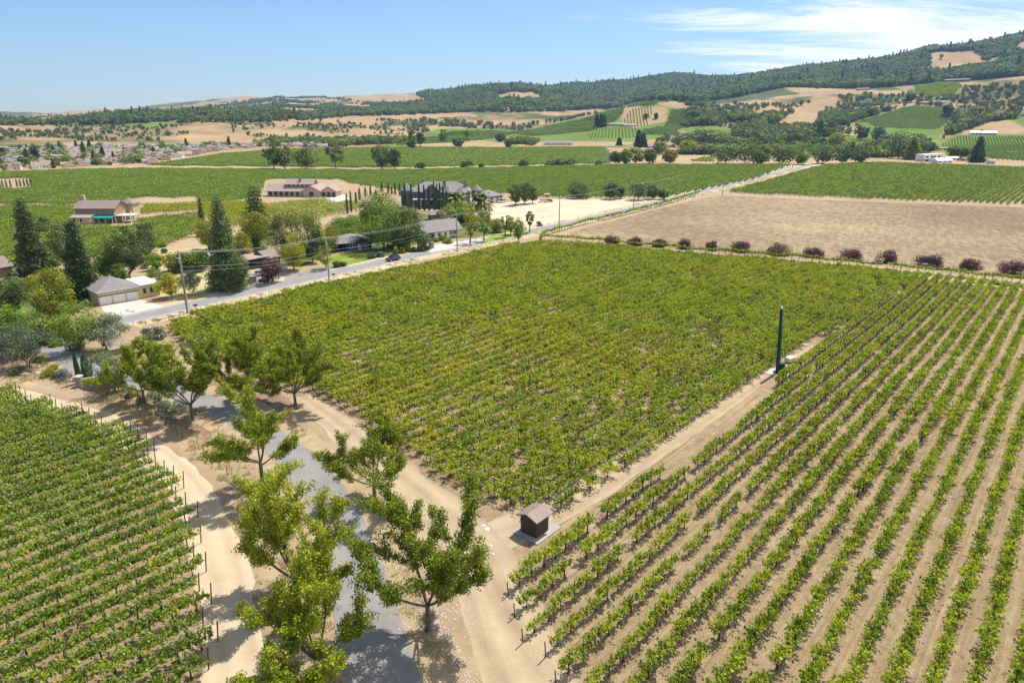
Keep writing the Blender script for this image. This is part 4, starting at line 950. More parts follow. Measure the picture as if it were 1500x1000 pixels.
for i,(px,pb,pt,w,lab) in enumerate([(755,301,269,22,'leftmost of three dark trees right of the mansion garage'),(768,299,266,24,'middle of three dark trees right of the mansion garage'),(780,298,271,18,'rightmost of three dark trees right of the mansion garage'),
   (848,291,267,34,'lone dark round tree on the far edge of the dirt lot'),(894,292,265,24,'left of two dark trees beside the far end of the dirt lot'),(908,291,272,16,'smaller dark tree close behind the left one of the far lot pair'),
   (935,293,263,32,'big dark tree at the corner where the lot meets the road'),(955,292,270,24,'dark tree attached to the right of the big corner tree'),(971,292,277,16,'last small dark tree of the clump beside the road')]): T('round',px,pb,pt,w,'oak',lab,nl=1900,ls=.5)
# oaks and bushes along the far field lane
for px,pb,pt,w,k,lf,lab in [(402,249,210,26,'round','oak','left trunk of the tall grey green tree pair in the far field'),(418,249,212,26,'round','oak','right half of the tall grey green tree pair in the far field'),(449,247,218,32,'round','oak','round topped field oak between the tall pair and the bare limbed oak'),
   (492,247,214,30,'airy','oak','loose pale oak with visible limbs in the far field'),(560,248,210,34,'round','oak','largest full field oak on the lane beyond the vineyard'),(578,248,217,22,'round','oak','smaller oak joined to the largest field oak'),
   (617,246,234,16,'shrub','oak','small bush right of the largest field oak'),(684,245,232,20,'shrub','oak','dark wide bush on the field lane above the mansion'),(705,245,238,8,'shrub','oak','tiny bush on the field lane'),(768,244,228,20,'shrub','oak','dark bush on the lane left of the long low clump'),
   (805,243,233,18,'shrub','oak','left third of the long low clump on the lane'),(820,243,231,18,'shrub','oak','middle of the long low clump on the lane'),(834,243,229,22,'shrub','oak','tall right end of the long low clump on the lane'),
   (877,242,233,12,'shrub','oak','low bush left of the lattice pylon'),(903,241,222,20,'round','green','grey green tree right of the lattice pylon'),(917,241,219,18,'round','green','mid green tree left of the bright willow'),
   (931,240,215,27,'round','yellow','bright green round willow by the lane'),(951,240,219,24,'round','oak','dark tree behind the bright round willow'),(980,240,218,23,'round','yellow','second bright green round willow near the vineyard rows'),
   (935,216,190,13,'conifer','conifer','dark conifer at the foot of the knoll'),(942,216,195,12,'conifer','conifer','second dark conifer beside the one at the knoll foot'),(907,213,202,8,'conifer','dark','small dark tree in the pale lane below the knoll'),
   (874,186,167,6,'conifer','conifer','leftmost dark conifer beside the knoll house'),(880,186,167,7,'conifer','conifer','middle dark conifer beside the knoll house'),(885,186,168,6,'conifer','conifer','rightmost dark conifer beside the knoll house'),
   (946,174,167,6,'round','oak','left of two dots of oak on the bare knoll'),(961,174,166,6,'round','oak','right of two dots of oak on the bare knoll'),(1017,177,160,17,'round','oak','dark oak on the right shoulder of the knoll'),
   (604,215,190,14,'airy','yellow','yellow poplar in the green field left of the far centre'),(616,214,192,14,'round','oak','grey oak beside the yellow poplar'),(603,218,205,14,'round','oak','dark low oak in front of the yellow poplar'),(650,208,190,16,'round','green','green tree alone in the sloping field'),
   (684,205,190,9,'airy','green','slim tree in the sloping field'),(671,216,204,16,'round','oak','round dark tree at the end of the sloping field'),(733,208,196,14,'round','oak','dark tree below the slope of scrub'),(745,217,205,10,'round','oak','dark tree left of the grey roofed barn'),
   (1002,216,197,40,'round','oak','wide oak crown left of the broad hillfoot oak'),(1028,214,190,46,'round','oak','broad oak mass above the grey roofed shed'),(1050,212,196,30,'round','oak','oak at the right end of the broad mass'),
   (966,226,208,24,'round','green','green tree among the sheds at the hillfoot'),(1008,225,206,24,'round','yellow','light green tree right of the sheds'),(1085,212,188,32,'round','oak','dark oak left of the orchard trees'),(1106,213,190,34,'round','oak','dark oak in the middle of the hillfoot row'),
   (1135,213,196,30,'round','green','lower grey green tree in the hillfoot row'),(1162,213,196,30,'round','oak','purplish grey tree in the hillfoot row'),(1180,211,196,20,'round','oak','round tree at the right end of the hillfoot row'),
   (1062,240,214,42,'round','oak','left mass of the tall roadside thicket'),(1090,240,212,40,'round','oak','middle mass of the tall roadside thicket'),(1112,240,222,26,'round','green','olive right end of the tall roadside thicket'),
   (1146,240,214,38,'round','oak','dark thicket tree left of the road end'),(1172,241,222,26,'round','green','light green bush where the road ends'),(1205,240,215,36,'round','oak','dark thicket tree right of the road end'),(1232,240,213,36,'round','oak','dark thicket tree further right of the road end'),
   (1258,240,218,26,'round','oak','last dark tree of the right hand thicket'),(1246,232,208,12,'conifer','conifer','pointed conifer above the right hand thicket'),(1225,216,195,26,'round','yellow','yellow green tree above the right hand thicket'),
   (1200,200,177,10,'conifer','conifer','tall dark conifer on the slope behind the orchard'),(1262,206,182,18,'round','oak','dark wood edge tree left of the steep vineyard'),(1285,208,186,18,'round','oak','dark tree below the steep vineyard'),
   (1316,232,192,42,'round','gum','large bronze green tree left of the white two storey house'),(1335,234,199,26,'conifer','willow','brownish conifer left of the white two storey house'),(1299,224,206,22,'round','green','light green bush by the pale yard'),
   (1360,224,208,22,'round','green','green tree behind the white two storey house'),(1397,230,215,22,'round','oak','dark tree behind the white outbuilding'),(1412,230,216,16,'round','oak','dark shrub tree right of the white outbuilding'),
   (1430,238,199,22,'conifer','conifer','tall dark conifer right of the white outbuildings'),(1388,170,152,16,'round','oak','dark oak beside the two hill houses'),(1333,150,136,12,'round','dark','dark round oak on the golden brow'),(1170,126,112,9,'conifer','conifer','single dark conifer on the golden brow')]:
    T(k,px,pb,pt,w,lf,lab,'shrub' if k=='shrub' else 'tree','shrub' if k=='shrub' else 'tree',nl=1000,ls=None)

# garden trees and bushes that fill the yards along the road
_gr = np.random.default_rng(77)
YARDS = [[(0,470),(40,455),(110,480),(100,505),(0,520)],[(0,360),(60,330),(150,345),(150,400),(60,395)],[(150,380),(240,355),(250,395),(170,405)],[(560,330),(680,305),(700,320),(600,345)],[(480,345),(560,300),(590,325),(560,345),(500,372)],[(400,375),(470,340),(480,372),(430,388)],[(560,368),(600,345),(640,335),(640,350),(590,368)],[(640,330),(720,318),(740,340),(700,342)],[(0,440),(60,400),(150,405),(140,430),(60,470)],[(205,398),(250,392),(300,395),(250,402)],[(0,500),(60,480),(90,500),(40,520)],[(325,395),(350,372),(420,345),(430,352),(360,385)]]
_n = 0
for P_ in YARDS:
    xs = [p[0] for p in P_]; ys = [p[1] for p in P_]; k = 0
    while k < 11:
        a_, b_ = _gr.uniform(min(xs), max(xs)), _gr.uniform(min(ys), max(ys))
        if not inpoly(np.array([a_]), np.array([b_]), P_)[0]: continue
        k += 1; _n += 1; t_ = _gr.random(); lf = ['green', 'oak', 'yellow', 'dark', 'green', 'willow'][_gr.integers(0, 6)]; d_ = H / (SP + (b_ - 500) / 1000 * CP)
        col = {'green': 'mid green', 'oak': 'dark grey green', 'yellow': 'yellow green', 'dark': 'very dark', 'willow': 'bronze green'}[lf]
        if t_ < .45: T('round', a_, b_, 0, 0, lf, '%s garden tree among the roadside houses' % col, nl=1100, ls=.38, group='%s garden trees' % col, hw=None, xy=None, name='garden_tree') if False else make_tree('round', a_, b_, b_ - _gr.uniform(3.4, 5.6) / d_ * 1000, _gr.uniform(4, 6.5) / d_ * 1000, lf, '%s garden tree among the roadside houses' % col, 'tree', 'garden_tree', '%s garden trees' % col, nl=1100, ls=.36, seed=_n)
        else: make_tree('shrub', a_, b_, b_ - _gr.uniform(1.2, 2.2) / d_ * 1000, _gr.uniform(2, 3.6) / d_ * 1000, lf, '%s garden shrub among the roadside houses' % col, 'shrub', 'garden_shrub', '%s garden shrubs' % col, nl=700, ls=.30, seed=_n)
# Italian cypresses at the mansion: one kind, copied
def cyp(h, w, seed): 
    tb, cb = tree_parts('cypress', h, w, seed, 1600, .34); return tb.mesh('trunk', BARK), cb.mesh('crown', LEAF['cypress'])
CM = [cyp(10, 1.5, 5), cyp(10, 1.6, 6), cyp(10, 1.4, 7)]
def cypress(px, pb, pt, w, label, group, name='cypress_tree'):
    x, y, z = GT(px, pb); h = hpx(px, pb, pt); k = random.choice(CM); root = empty(name, (x, y, z), random.uniform(0, 6), label, 'tree', group)
    for nm, me in zip(('trunk', 'crown'), k):
        o = bpy.data.objects.new(nm, me); COL.objects.link(o); o.parent = root
    d = y * CP + H * SP; root.scale = (w / 1000 * d / 1.5, w / 1000 * d / 1.5, h / 10)
for px, pb, pt in [(594,306,268),(603,307,269),(614.5,308,270),(622,309,271),(629,309,272),(636.5,310,265),(640.5,311,269),(645,312,267.5),(650,314,274),(655,311,278)]:
    cypress(px, pb, pt, 5.2, 'tall slender Italian cypress in the row before the mansion front', 'cypresses in front of the mansion')
for px, pb, pt in [(509,313,283),(515,311,278.5),(522,301,281),(527,293,275),(535.5,288,274),(543,287,272),(551,287,278)]:
    cypress(px, pb, pt, 4.2, 'Italian cypress of the row leading towards the tiled ranch house', 'cypresses between the ranch house and the mansion')
for px, pb, pt in [(559.5,281,267),(569,283,268),(574,284,274),(579,285,267),(586,287,269)]:
    cypress(px, pb, pt, 3.8, 'Italian cypress at the left end of the mansion', 'cypresses at the left end of the mansion')
for k in range(9):
    px = [0.5,4.5,10,16,25.5,30.5,36,41,46][k]; cypress(px, 275 - k * .35, 264 - k * .4, 3.0, 'little dark cypress in the row across the far left field', 'small cypresses in the far left field')
T('cypress',117,561,517,8,'cypress','thin clipped cypress column at the left end of the stone wall',nl=5000,ls=.15)
T('cypress',129,553,519,15,'cypress','darker fatter cypress just behind the stone wall end',nl=6000,ls=.17)

# purple leaved shrubs lining the fallow field
for i,(px,pb,w,hh) in enumerate([(896,357,27,16),(930,359,21,15),(966,361,26,15),(1004,364,23,14),(1043,366,23,17),(1085,368,27,15),(1139,373,33,19),(1190,376,34,15),(1246,380,34,18),(1299,384,33,18),(1359,389,40,17),(1422,394,33,17),(1481,400,35,21)]):
    T('shrub',px,pb,pb-hh*random.uniform(.95,1.25),w*random.uniform(.9,1.25),'purple','round purple leaved shrub along the edge of the fallow field','shrub','purple_shrub','purple shrubs lining the fallow field',nl=3400,ls=.34)

# clipped shrubs and plantings of the entrance garden
GB = 'clipped shrubs of the entrance garden'
for px,pb,w,lf,lab in [(181,571,13,'green','biggest green ball shrub at the right end of the stone wall'),(194,573,11,'green','green ball shrub second from the stone wall'),(202,578,8,'yellow','small lime ball shrub by the driveway'),(196,580,9,'yellow','lime ball shrub in the middle of the ball group'),
   (188,585,9,'dark','dark ball shrub in the shade'),(223,583,12,'dark','dark green ball shrub right of the first driveway tree'),(232,587,10,'dark','smaller dark ball shrub beside it'),(208,590,13,'dark','low dark shrub under the first driveway tree')]:
    T('ball',px,pb+1,pb-w*.85,w,lf,lab,'shrub','ball_shrub',GB,nl=700,ls=.16)
for px,pb in [(240,601),(250,604),(236,609),(244,613),(251,620),(260,607),(266,601),(273,604),(287,608),(262,595),(243,597)]:
    T('ball',px,pb,pb-10,14,'sage','clipped grey green cushion shrub under the second driveway tree','shrub','cushion_shrub','cushion shrubs under the driveway tree',nl=700,ls=.15)
for px,pb,w,lf,lab in [(324,577,14,'yellow','lime green cushion shrub beyond the driveway'),(330,566,14,'green','green cushion shrub at the far side of the garden bed'),(336,572,11,'green','middle cushion shrub beyond the driveway'),(357,583,13,'sage','blue green cushion shrub beside the third driveway tree'),(340,582,7,'yellow','tiny lime shrub on the mulch')]:
    T('ball',px,pb,pb-w*.8,w,lf,lab,'shrub','cushion_shrub','shrubs beyond the driveway',nl=600,ls=.16)
for px,pb,w,hh,lf,lab in [(70,551,24,16,'yellow','bright yellow green shrub in front of the driveway mouth'),(84,553,18,14,'green','mid green shrub beside the lavender'),(97,556,26,22,'lavender','pale lavender shrub left of the thin cypress'),(78,541,18,9,'yellow','low golden shrub behind the bright one'),
   (92,549,16,10,'yellow','small golden shrub at the asphalt edge'),(110,512,34,14,'dark','dark mound of shrubs under the round green tree'),(150,524,26,16,'green','round shrub right of the driveway mouth'),(140,530,20,12,'yellow','low lime shrub at the driveway mouth'),
   (25,548,30,16,'dark','shaded dark shrub under the leftmost olive'),(58,530,24,10,'green','low green shrub behind the leftmost olive')]:
    T('shrub',px,pb,pb-hh,w,lf,lab,'shrub','shrub',None,nl=1200,ls=.2)
# hedges and yard shrubs
for px,pb,w,hh,lf,lab in [(262,399,28,16,'dark','left half of the dark clipped hedge'),(286,399,28,15,'dark','right half of the dark clipped hedge'),(225,405,22,16,'green','lime shrub left of the dark hedge'),(238,408,18,12,'sage','grey low shrub before the hedge'),
   (493,391,16,10,'dark','left dark ball shrub beside the road'),(502,390,12,9,'dark','right dark ball shrub beside the road'),(580,371,10,12,'yellow','left one of three bright lime shrubs by the road'),(589,371,10,13,'yellow','middle one of three bright lime shrubs by the road'),(595,369,10,15,'yellow','right and tallest of three bright lime shrubs by the road'),
   (606,369,14,9,'oak','dark shrub right of the lime shrubs'),(616,368,14,10,'oak','second dark shrub right of the lime shrubs'),(626,366,12,9,'oak','third dark shrub near the stone gatepost'),(545,378,16,9,'sage','grey shrub left of the lime shrubs'),(558,376,14,9,'sage','grey shrub behind the parked car'),
   (648,352,16,9,'yellow','flowering bush before the white gabled house'),(656,356,20,8,'green','low green planting at the white house'),(636,354,16,7,'green','low planting left of the white house porch'),(729,341,12,7,'yellow','pale round shrub in the roadside planting'),
   (668,308,12,6,'green','bush below the left palm'),(570,354,16,8,'dark','dark shrub beside the trunk of the huge tree'),(99,275,22,7,'oak','low dark thicket in the far left field'),(75,273,18,5,'scrub','low green thicket in the far left field'),
   (388,412,20,7,'sage','pale dry shrub beside the plum tree'),(20,408,24,14,'dark','dark shrub left of the tall redwood'),(70,400,26,18,'dark','dark shrubs right of the tall redwood'),(484,310,9,7,'sage','small round olive bush in the ranch garden'),(245,412,16,10,'green','low bush on the lawn edge')]:
    T('shrub',px,pb,pb-hh,w,lf,lab,'shrub','shrub',None,nl=900,ls=None)
# ------------------------------------------------------------------ built things
def stucco(name, c): return plain(name, c, tuple(min(1, x * 1.12) for x in c), 1.2, .9)
def shingle(name, c1, c2):
    m, N, L, b = newmat(name); n = noise(N, L, 1.2, 5, .7, mscale=(1, 1, 1)); w = N.new('ShaderNodeTexBrick'); w.inputs['Scale'].default_value = 2.2
    w.inputs['Color1'].default_value = (*c1, 1); w.inputs['Color2'].default_value = (*c2, 1); w.inputs['Mortar'].default_value = (*[x * .6 for x in c1], 1); w.inputs['Mortar Size'].default_value = .02
    t = N.new('ShaderNodeTexCoord'); L.new(t.outputs['Object'], w.inputs['Vector']); r = ramp(N, [(.3, (.8, .8, .8)), (.7, (1.15, 1.12, 1.1))]); L.new(n.outputs[0], r.inputs[0])
    L.new(mixc(N, L, 1.0, w.outputs[0], r.outputs[0], 'MULTIPLY'), b.inputs['Base Color']); b.inputs['Roughness'].default_value = .92; return m
def boards(name, c1, c2, s=3.0):
    m, N, L, b = newmat(name); w = N.new('ShaderNodeTexWave'); w.bands_direction = 'DIAGONAL'; w.inputs['Scale'].default_value = s; w.inputs['Distortion'].default_value = .3
    t = N.new('ShaderNodeTexCoord'); mp = N.new('ShaderNodeMapping'); mp.inputs['Scale'].default_value = (1, 1, 0); L.new(t.outputs['Object'], mp.inputs[0]); L.new(mp.outputs[0], w.inputs[0])
    r = ramp(N, [(.1, c1), (.35, c2)]); L.new(w.outputs[0], r.inputs[0]); L.new(r.outputs[0], b.inputs['Base Color']); b.inputs['Roughness'].default_value = .8; bump(N, L, b, w.outputs[0], .01); return m
GLASS, _n, _l, _b = newmat('window_glass'); _b.inputs['Base Color'].default_value = (.03, .04, .05, 1); _b.inputs['Roughness'].default_value = .08
TRIM = plain('white_trim', (.66,.64,.60), (.74,.72,.68), 1, .6); DARKW = plain('dark_trim', (.06,.05,.045), (.09,.075,.065), 1, .7)
R_GREY = shingle('grey_shingle', (.22,.205,.20), (.29,.27,.26)); R_TAN = shingle('tan_tile', (.30,.235,.19), (.40,.315,.255)); R_BROWN = shingle('brown_shingle', (.24,.19,.16), (.32,.26,.22))
R_PINK = shingle('pinkish_tile', (.33,.25,.21), (.44,.34,.29)); R_WHITE = plain('white_metal_roof', (.72,.72,.71), (.80,.80,.79), .4, .5)
W_YEL = stucco('yellow_wall', (.52,.43,.24)); W_BRN = stucco('brown_wall', (.28,.20,.14)); W_TAN = stucco('tan_wall', (.46,.36,.25)); W_PINK = stucco('pink_stucco', (.50,.35,.26)); W_STONE = plain('dark_stone', (.10,.095,.095), (.19,.18,.175), 1.5, .9, .02)
W_WHITE = stucco('white_wall', (.74,.73,.70)); W_BLUE = stucco('dark_blue_wall', (.035,.055,.085)); W_CREAM = stucco('cream_wall', (.60,.52,.42)); TEAL = plain('teal_cloth', (.01,.22,.18), (.02,.30,.25), 1, .8)
def wallbox(root, x0, x1, y0, y1, z0, z1, mat, name='wall'): return MB().box(x0, x1, y0, y1, z0, z1).build(name, mat, root)
def gable(root, x0, x1, y0, y1, z, rise, axis, mat, over=.5, wall=None, t=.16):
    """two-slope roof as a solid with eaves; the gable triangles belong to the walls"""
    b = MB(); ax = axis == 'x'
    if not ax: x0, x1, y0, y1 = y0, y1, x0, x1
    ym = (y0 + y1) / 2; sl = rise / ((y1 - y0) / 2); a = [(y0 - over, z - over * sl), (ym, z + rise), (y1 + over, z - over * sl)]; P = []
    for x in (x0 - over, x1 + over):
        P += [(x, *a[0]), (x, *a[1]), (x, *a[2]), (x, a[2][0], a[2][1] - t), (x, a[1][0], a[1][1] - t), (x, a[0][0], a[0][1] - t)]
    P = np.array(P); F = [(0,1,7,6),(1,2,8,7),(2,3,9,8),(3,4,10,9),(4,5,11,10),(5,0,6,11),(0,5,4,1),(1,4,3,2),(6,7,10,11),(7,8,9,10)]
    if not ax: P = P[:, [1, 0, 2]]
    b.add(P, F); r = b.build('roof', mat, root)
    if wall:
        for x in (x0 + .005, x1 - .005):
            g = MB()
            Q = np.array([(x - .05, y0, z), (x - .05, y1, z), (x - .05, ym, z + rise - t - .02), (x + .05, y0, z), (x + .05, y1, z), (x + .05, ym, z + rise - t - .02)])
            if not ax: Q = Q[:, [1, 0, 2]]
            g.add(Q, [(0,1,2),(3,5,4),(0,2,5,3),(1,4,5,2)]).build('gable_wall', wall, root)
    return r
def hip(root, x0, x1, y0, y1, z, rise, mat, over=.5, inset=None, t=.15):
    x0 -= over; x1 += over; y0 -= over; y1 += over; i = (min(x1 - x0, y1 - y0) / 2) * .999 if inset is None else inset
    if x1 - x0 >= y1 - y0: r = [(x0 + i, (y0 + y1) / 2), (x1 - i, (y0 + y1) / 2)]; F = [(0,1,5,4),(2,3,4,5),(3,0,4),(1,2,5)]
    else: r = [((x0 + x1) / 2, y0 + i), ((x0 + x1) / 2, y1 - i)]; F = [(1,2,5,4),(3,0,4,5),(0,1,4),(2,3,5)]
    V = [(x0,y0,z),(x1,y0,z),(x1,y1,z),(x0,y1,z),(*r[0],z+rise),(*r[1],z+rise),(x0,y0,z-t),(x1,y0,z-t),(x1,y1,z-t),(x0,y1,z-t)]
    F += [(6,7,1,0),(7,8,2,1),(8,9,3,2),(9,6,0,3),(9,8,7,6)]; return MB().add(V, F).build('roof', mat, root)
def window(root, face, u, z, w, h, at, name='window', frame=TRIM, glass=GLASS, fw=.08):
    """face S/N/E/W of a wall plane at coordinate 'at'; u along the wall; frame part with its pane as sub-part"""
    sg = -1 if face in 'SW' else 1; d0, d1 = (at + sg * .003, at + sg * .07); lo, hi = min(d0, d1), max(d0, d1)
    def bx(b, a0, a1, z0, z1, l=lo, h_=hi): return b.box(a0, a1, l, h_, z0, z1) if face in 'SN' else b.box(l, h_, a0, a1, z0, z1)
    f = MB(); bx(f, u - w/2, u + w/2, z + h - fw, z + h); bx(f, u - w/2, u + w/2, z, z + fw); bx(f, u - w/2, u - w/2 + fw, z + fw, z + h - fw); bx(f, u + w/2 - fw, u + w/2, z + fw, z + h - fw)
    o = f.build(name, frame, root); g = MB(); p = (at + sg * .004, at + sg * .03); bx(g, u - w/2 + fw, u + w/2 - fw, z + fw, z + h - fw, min(p), max(p)); g.build('pane' if glass is GLASS else 'panel', glass, o); return o
def house(name, A, B, label, cat='house', group=None, flat=True):
    """root at the middle of the front wall line; +X from A to B, +Y away from the viewer; returns root and width"""
    a, b = GT(*A), GT(*B); m = (a + b) / 2; ang = math.atan2(b[1] - a[1], b[0] - a[0]); return empty(name, (m[0], m[1], min(a[2], b[2]) - (0 if flat else .6)), ang, label, cat, group), float(np.hypot(*(b - a)[:2]))

# three door garage
g, w = house('garage', (146, 448), (235, 432.5), 'pale yellow three door garage with dark hip roof beside the road', 'garage'); w2 = w / 2; print('garage', w)
c = w2 * .30
wallbox(g, -w2, w2, 0, 9, 0, 3.0, W_YEL); hip(g, -w2, c, 0, 9, 3.0, 2.3, R_GREY, .45, inset=4.0); MB().box(c + .46, w2 + .3, -.3, 9.2, 3.02, 3.2).build('flat_roof', R_WHITE, g)
MB().box(-w2 - .4, c + .4, -.52, -.46, 2.86, 3.04).build('fascia', W_CREAM, g)
span = (c + w2) / 3
for i in range(3):
    u = -w2 + span * (i + .5); d = MB(); 
    for k in range(4): d.box(u - span * .42, u + span * .42, -.06, -.004, .02 + k * .58, .58 + k * .58)
    d = d.build('garage_door', TRIM, g)
    for s in (-1, 1): MB().box(u + s * span * .2 - .75, u + s * span * .2 + .75, -.09, -.064, 1.95, 2.2).build('window', GLASS, d)
for u in (c + (w2 - c) * .28, c + (w2 - c) * .62): window(g, 'S', u, 1.1, .6, 1.2, 0, frame=DARKW)
# brown two storey house with teal awning
g, w = house('brown_house', (113, 326.5), (171, 326.5), 'brown two storey house with teal awning and side deck among vines'); w2 = w / 2; print('brown', w)
wallbox(g, -w2, w2, 0, 9.5, 0, 6.0, W_BRN); gable(g, -w2, w2, 0, 9.5, 6.0, 2.4, 'x', R_BROWN, .6, W_BRN)
wallbox(g, w2 * .55, w2 * 1.25, 9.7, 15, 0, 6.4, W_TAN, 'rear_wall'); hip(g, w2 * .55, w2 * 1.25, 9.7, 15, 6.4, 2.2, R_BROWN, .5)
MB().box(-w2 - .05, -w2 + 1.3, 5.2, 6.5, 6, 10.3).build('chimney', W_TAN, g)
wallbox(g, -w2 + .3, 0, -4.0, -.01, 0, 2.7, W_TAN, 'annex_wall'); MB().add([(-w2 - .1,-4.5,2.72),(.4,-4.5,2.72),(.4,-.02,3.8),(-w2 - .1,-.02,3.8),(-w2 - .1,-4.5,2.55),(.4,-4.5,2.55),(.4,-.02,3.6),(-w2 - .1,-.02,3.6)], np.array([(0,1,2,3),(7,6,5,4),(0,4,5,1),(1,5,6,2),(2,6,7,3),(3,7,4,0)])).build('annex_roof', R_PINK, g)
MB().add([(.5,-3.4,2.5),(w2 + .6,-3.4,2.5),(w2 + .6,-.02,3.3),(.5,-.02,3.3),(.5,-3.4,2.1),(w2 + .6,-3.4,2.1)], [(0,1,2,3),(4,5,1,0)]).build('awning', TEAL, g)
for u in (.7, w2 * .35, w2 * .7, w2 + .4): MB().box(u - .06, u + .06, -3.36, -3.24, 0, 2.1).build('awning_post', TRIM, g)
for u in (-w2 + 1.8, -w2 + 4.3): window(g, 'S', u, .9, 1.1, 1.3, -4.0)
for u in (w2 * .3, w2 * .7): window(g, 'S', u, .3, 1.6, 2.0, 0)
window(g, 'S', w2 * .15, 4.2, 1, 1.1, 0)
dk = MB().box(w2 + .02, w2 + 6.5, -1, 6, 2.8, 3.05).build('deck', W_CREAM, g)
for x in (w2 + .3, w2 + 3.2, w2 + 6.3):
    for y in (-.8, 5.8): MB().box(x - .15, x + .15, y - .15, y + .15, 0, 4.1).build('deck_post', TRIM, g)
MB().box(w2 + .1, w2 + 6.4, -.96, -.9, 3.9, 4.0).build('railing', TRIM, g)
x, y, z = GT(177.5, 318); u = empty('parasol', (x, y, 3.06), 0, 'small teal parasol open on the deck of the brown house', 'parasol'); MB().tube([(0,0,0),(0,0,3.4)], .04, 6).build('pole', TRIM, u)
a = np.arange(8) * math.pi / 4; MB().add([(0,0,3.7)] + [(1.4*math.cos(t),1.4*math.sin(t),3.0) for t in a], [(0,1+k,1+(k+1)%8) for k in range(8)]).build('canopy', TEAL, u)
# tiled ranch house
g, w = house('ranch_house', (392, 287.5), (446, 288), 'long tan ranch house with tiled gables and arched garage wing'); w2 = w / 2; print('ranch', w)
wallbox(g, -w2, w2, 0, 11, 0, 3.3, W_TAN); gable(g, -w2, w2, 0, 11, 3.3, 2.9, 'x', R_PINK, .9, W_TAN)
wallbox(g, -w2 * .05, w2 * 1.35, 3, 10, 3.31, 6.6, W_TAN, 'upper_wall'); gable(g, -w2 * .05, w2 * 1.35, 3, 10, 6.6, 2.1, 'x', R_PINK, .8, W_TAN)
MB().box(w2 * .62, w2 * .62 + .9, 4.2, 5.2, 7, 9.6).build('chimney', R_BROWN, g); MB().box(-w2 + .6, w2 - .6, -2.4, -.9, 2.75, 2.95).build('porch_roof', R_PINK, g)
for k in range(7): MB().box(-w2 + 1 + k * (w - 2) / 6 - .12, -w2 + 1 + k * (w - 2) / 6 + .12, -2.3, -2.06, 0, 2.75).build('porch_post', TRIM, g)
for k in range(6): window(g, 'S', -w2 + 1.8 + k * (w - 3) / 6, .5, 1.6, 1.9, 0, frame=DARKW)
for k in range(5): window(g, 'S', w2 * .1 + k * w2 * .24, 4.9, 1.2, 1.1, 3, frame=DARKW)
wallbox(g, w2 + .02, w2 + 9.5, -2, 14, 0, 3.4, W_TAN, 'wing_wall'); gable(g, w2 + .02, w2 + 9.5, -2, 14, 3.4, 2.5, 'y', R_PINK, .8, W_TAN); window(g, 'S', w2 + 4.7, .5, 2.4, 2.2, -2, frame=DARKW)
wallbox(g, w2 + 9.6, w2 + 17.5, -.5, 8, 0, 3.3, W_PINK, 'garage_wall'); gable(g, w2 + 9.6, w2 + 17.5, -.5, 8, 3.3, 2.3, 'y', R_PINK, .7, W_PINK)
for k in range(3):
    u = w2 + 10.9 + k * 2.6; MB().box(u - .95, u + .95, -.56, -.504, .02, 2.5).build('garage_door', DARKW, g)
# dark stone mansion
g, w = house('mansion', (592, 304), (698, 303), 'large dark stone mansion with grey roofs, corner towers and chimneys', 'mansion'); w2 = w / 2; print('mansion', w)
wallbox(g, -w2 + 3, w2 - 3, 0, 13, 0, 7.2, W_STONE); hip(g, -w2 + 3, w2 - 3, 0, 13, 7.2, 4.0, R_GREY, .7)
wallbox(g, -4.5 - w2 * .2, 4.0 - w2 * .2, -2.4, -.02, 0, 7.2, W_STONE, 'bay_wall'); gable(g, -4.5 - w2 * .2, 4.0 - w2 * .2, -2.4, 5, 7.2, 3.7, 'y', R_GREY, .5, W_STONE)
def tower(x, y, r, h, rf):
    a = np.arange(8) * math.pi / 4 + .39; t = MB(); P = [(x + r * math.cos(q), y + r * math.sin(q), z) for z in (0, h) for q in a]
    t.add(P, [(k, (k + 1) % 8, 8 + (k + 1) % 8, 8 + k) for k in range(8)]).build('tower_wall', W_STONE, g)
    R_ = r + .5; t = MB().add([(x, y, h + rf)] + [(x + R_ * math.cos(q), y + R_ * math.sin(q), h) for q in a], [(0, 1 + k, 1 + (k + 1) % 8) for k in range(8)] + [tuple(range(8, 0, -1))]); t.build('tower_roof', R_GREY, g)
tower(-w2 + 1.5, 1.5, 3.0, 7.8, 3.2); tower(w2 - 13, -.8, 3.0, 7.0, 3.0); tower(w2 - 7, -.3, 2.6, 6.8, 2.8); tower(w2 + .5, 11, 2.4, 6.6, 3.0)
for x, y in ((-w2 * .48, 8), (w2 * .12, 2.5), (w2 * .70, 3.5)): MB().box(x - .8, x + .8, y - .6, y + .6, 7.5, 12.2).build('chimney', R_BROWN, g)
MB().box(-w2 * .75, w2 * .12, -5.0, -2.42, 4.0, 4.25).build('balcony', TRIM, g)
for k in range(5): MB().box(-w2 * .74 + k * w2 * .21, -w2 * .74 + k * w2 * .21 + .3, -4.9, -4.6, 0, 4.0).build('column', TRIM, g)
for k in range(7):
    u = -w2 + 5.5 + k * (w - 12) / 6
    if not (-5 - w2 * .2 < u < 4.5 - w2 * .2):
        window(g, 'S', u, 4.6, 1.3, 1.7, 0); window(g, 'S', u, 1.2, 1.3, 2.0, 0)
window(g, 'S', -w2 * .2 - .2, 4.6, 1.6, 1.9, -2.4); window(g, 'S', -w2 * .2 - .2, 1.0, 2.4, 2.3, -2.4)
g, w = house('mansion_garage', (711, 299), (736, 296), 'grey roofed garage with white doors at the right of the mansion', 'garage'); w2 = w / 2
wallbox(g, -w2, w2, 0, 9, 0, 3.4, W_STONE); hip(g, -w2, w2, 0, 9, 3.4, 2.5, R_GREY, .7)
for u in (w2 * .1, w2 * .65): MB().box(u - w2 * .2, u + w2 * .2, -.06, -.004, .02, 2.5).build('garage_door', TRIM, g)
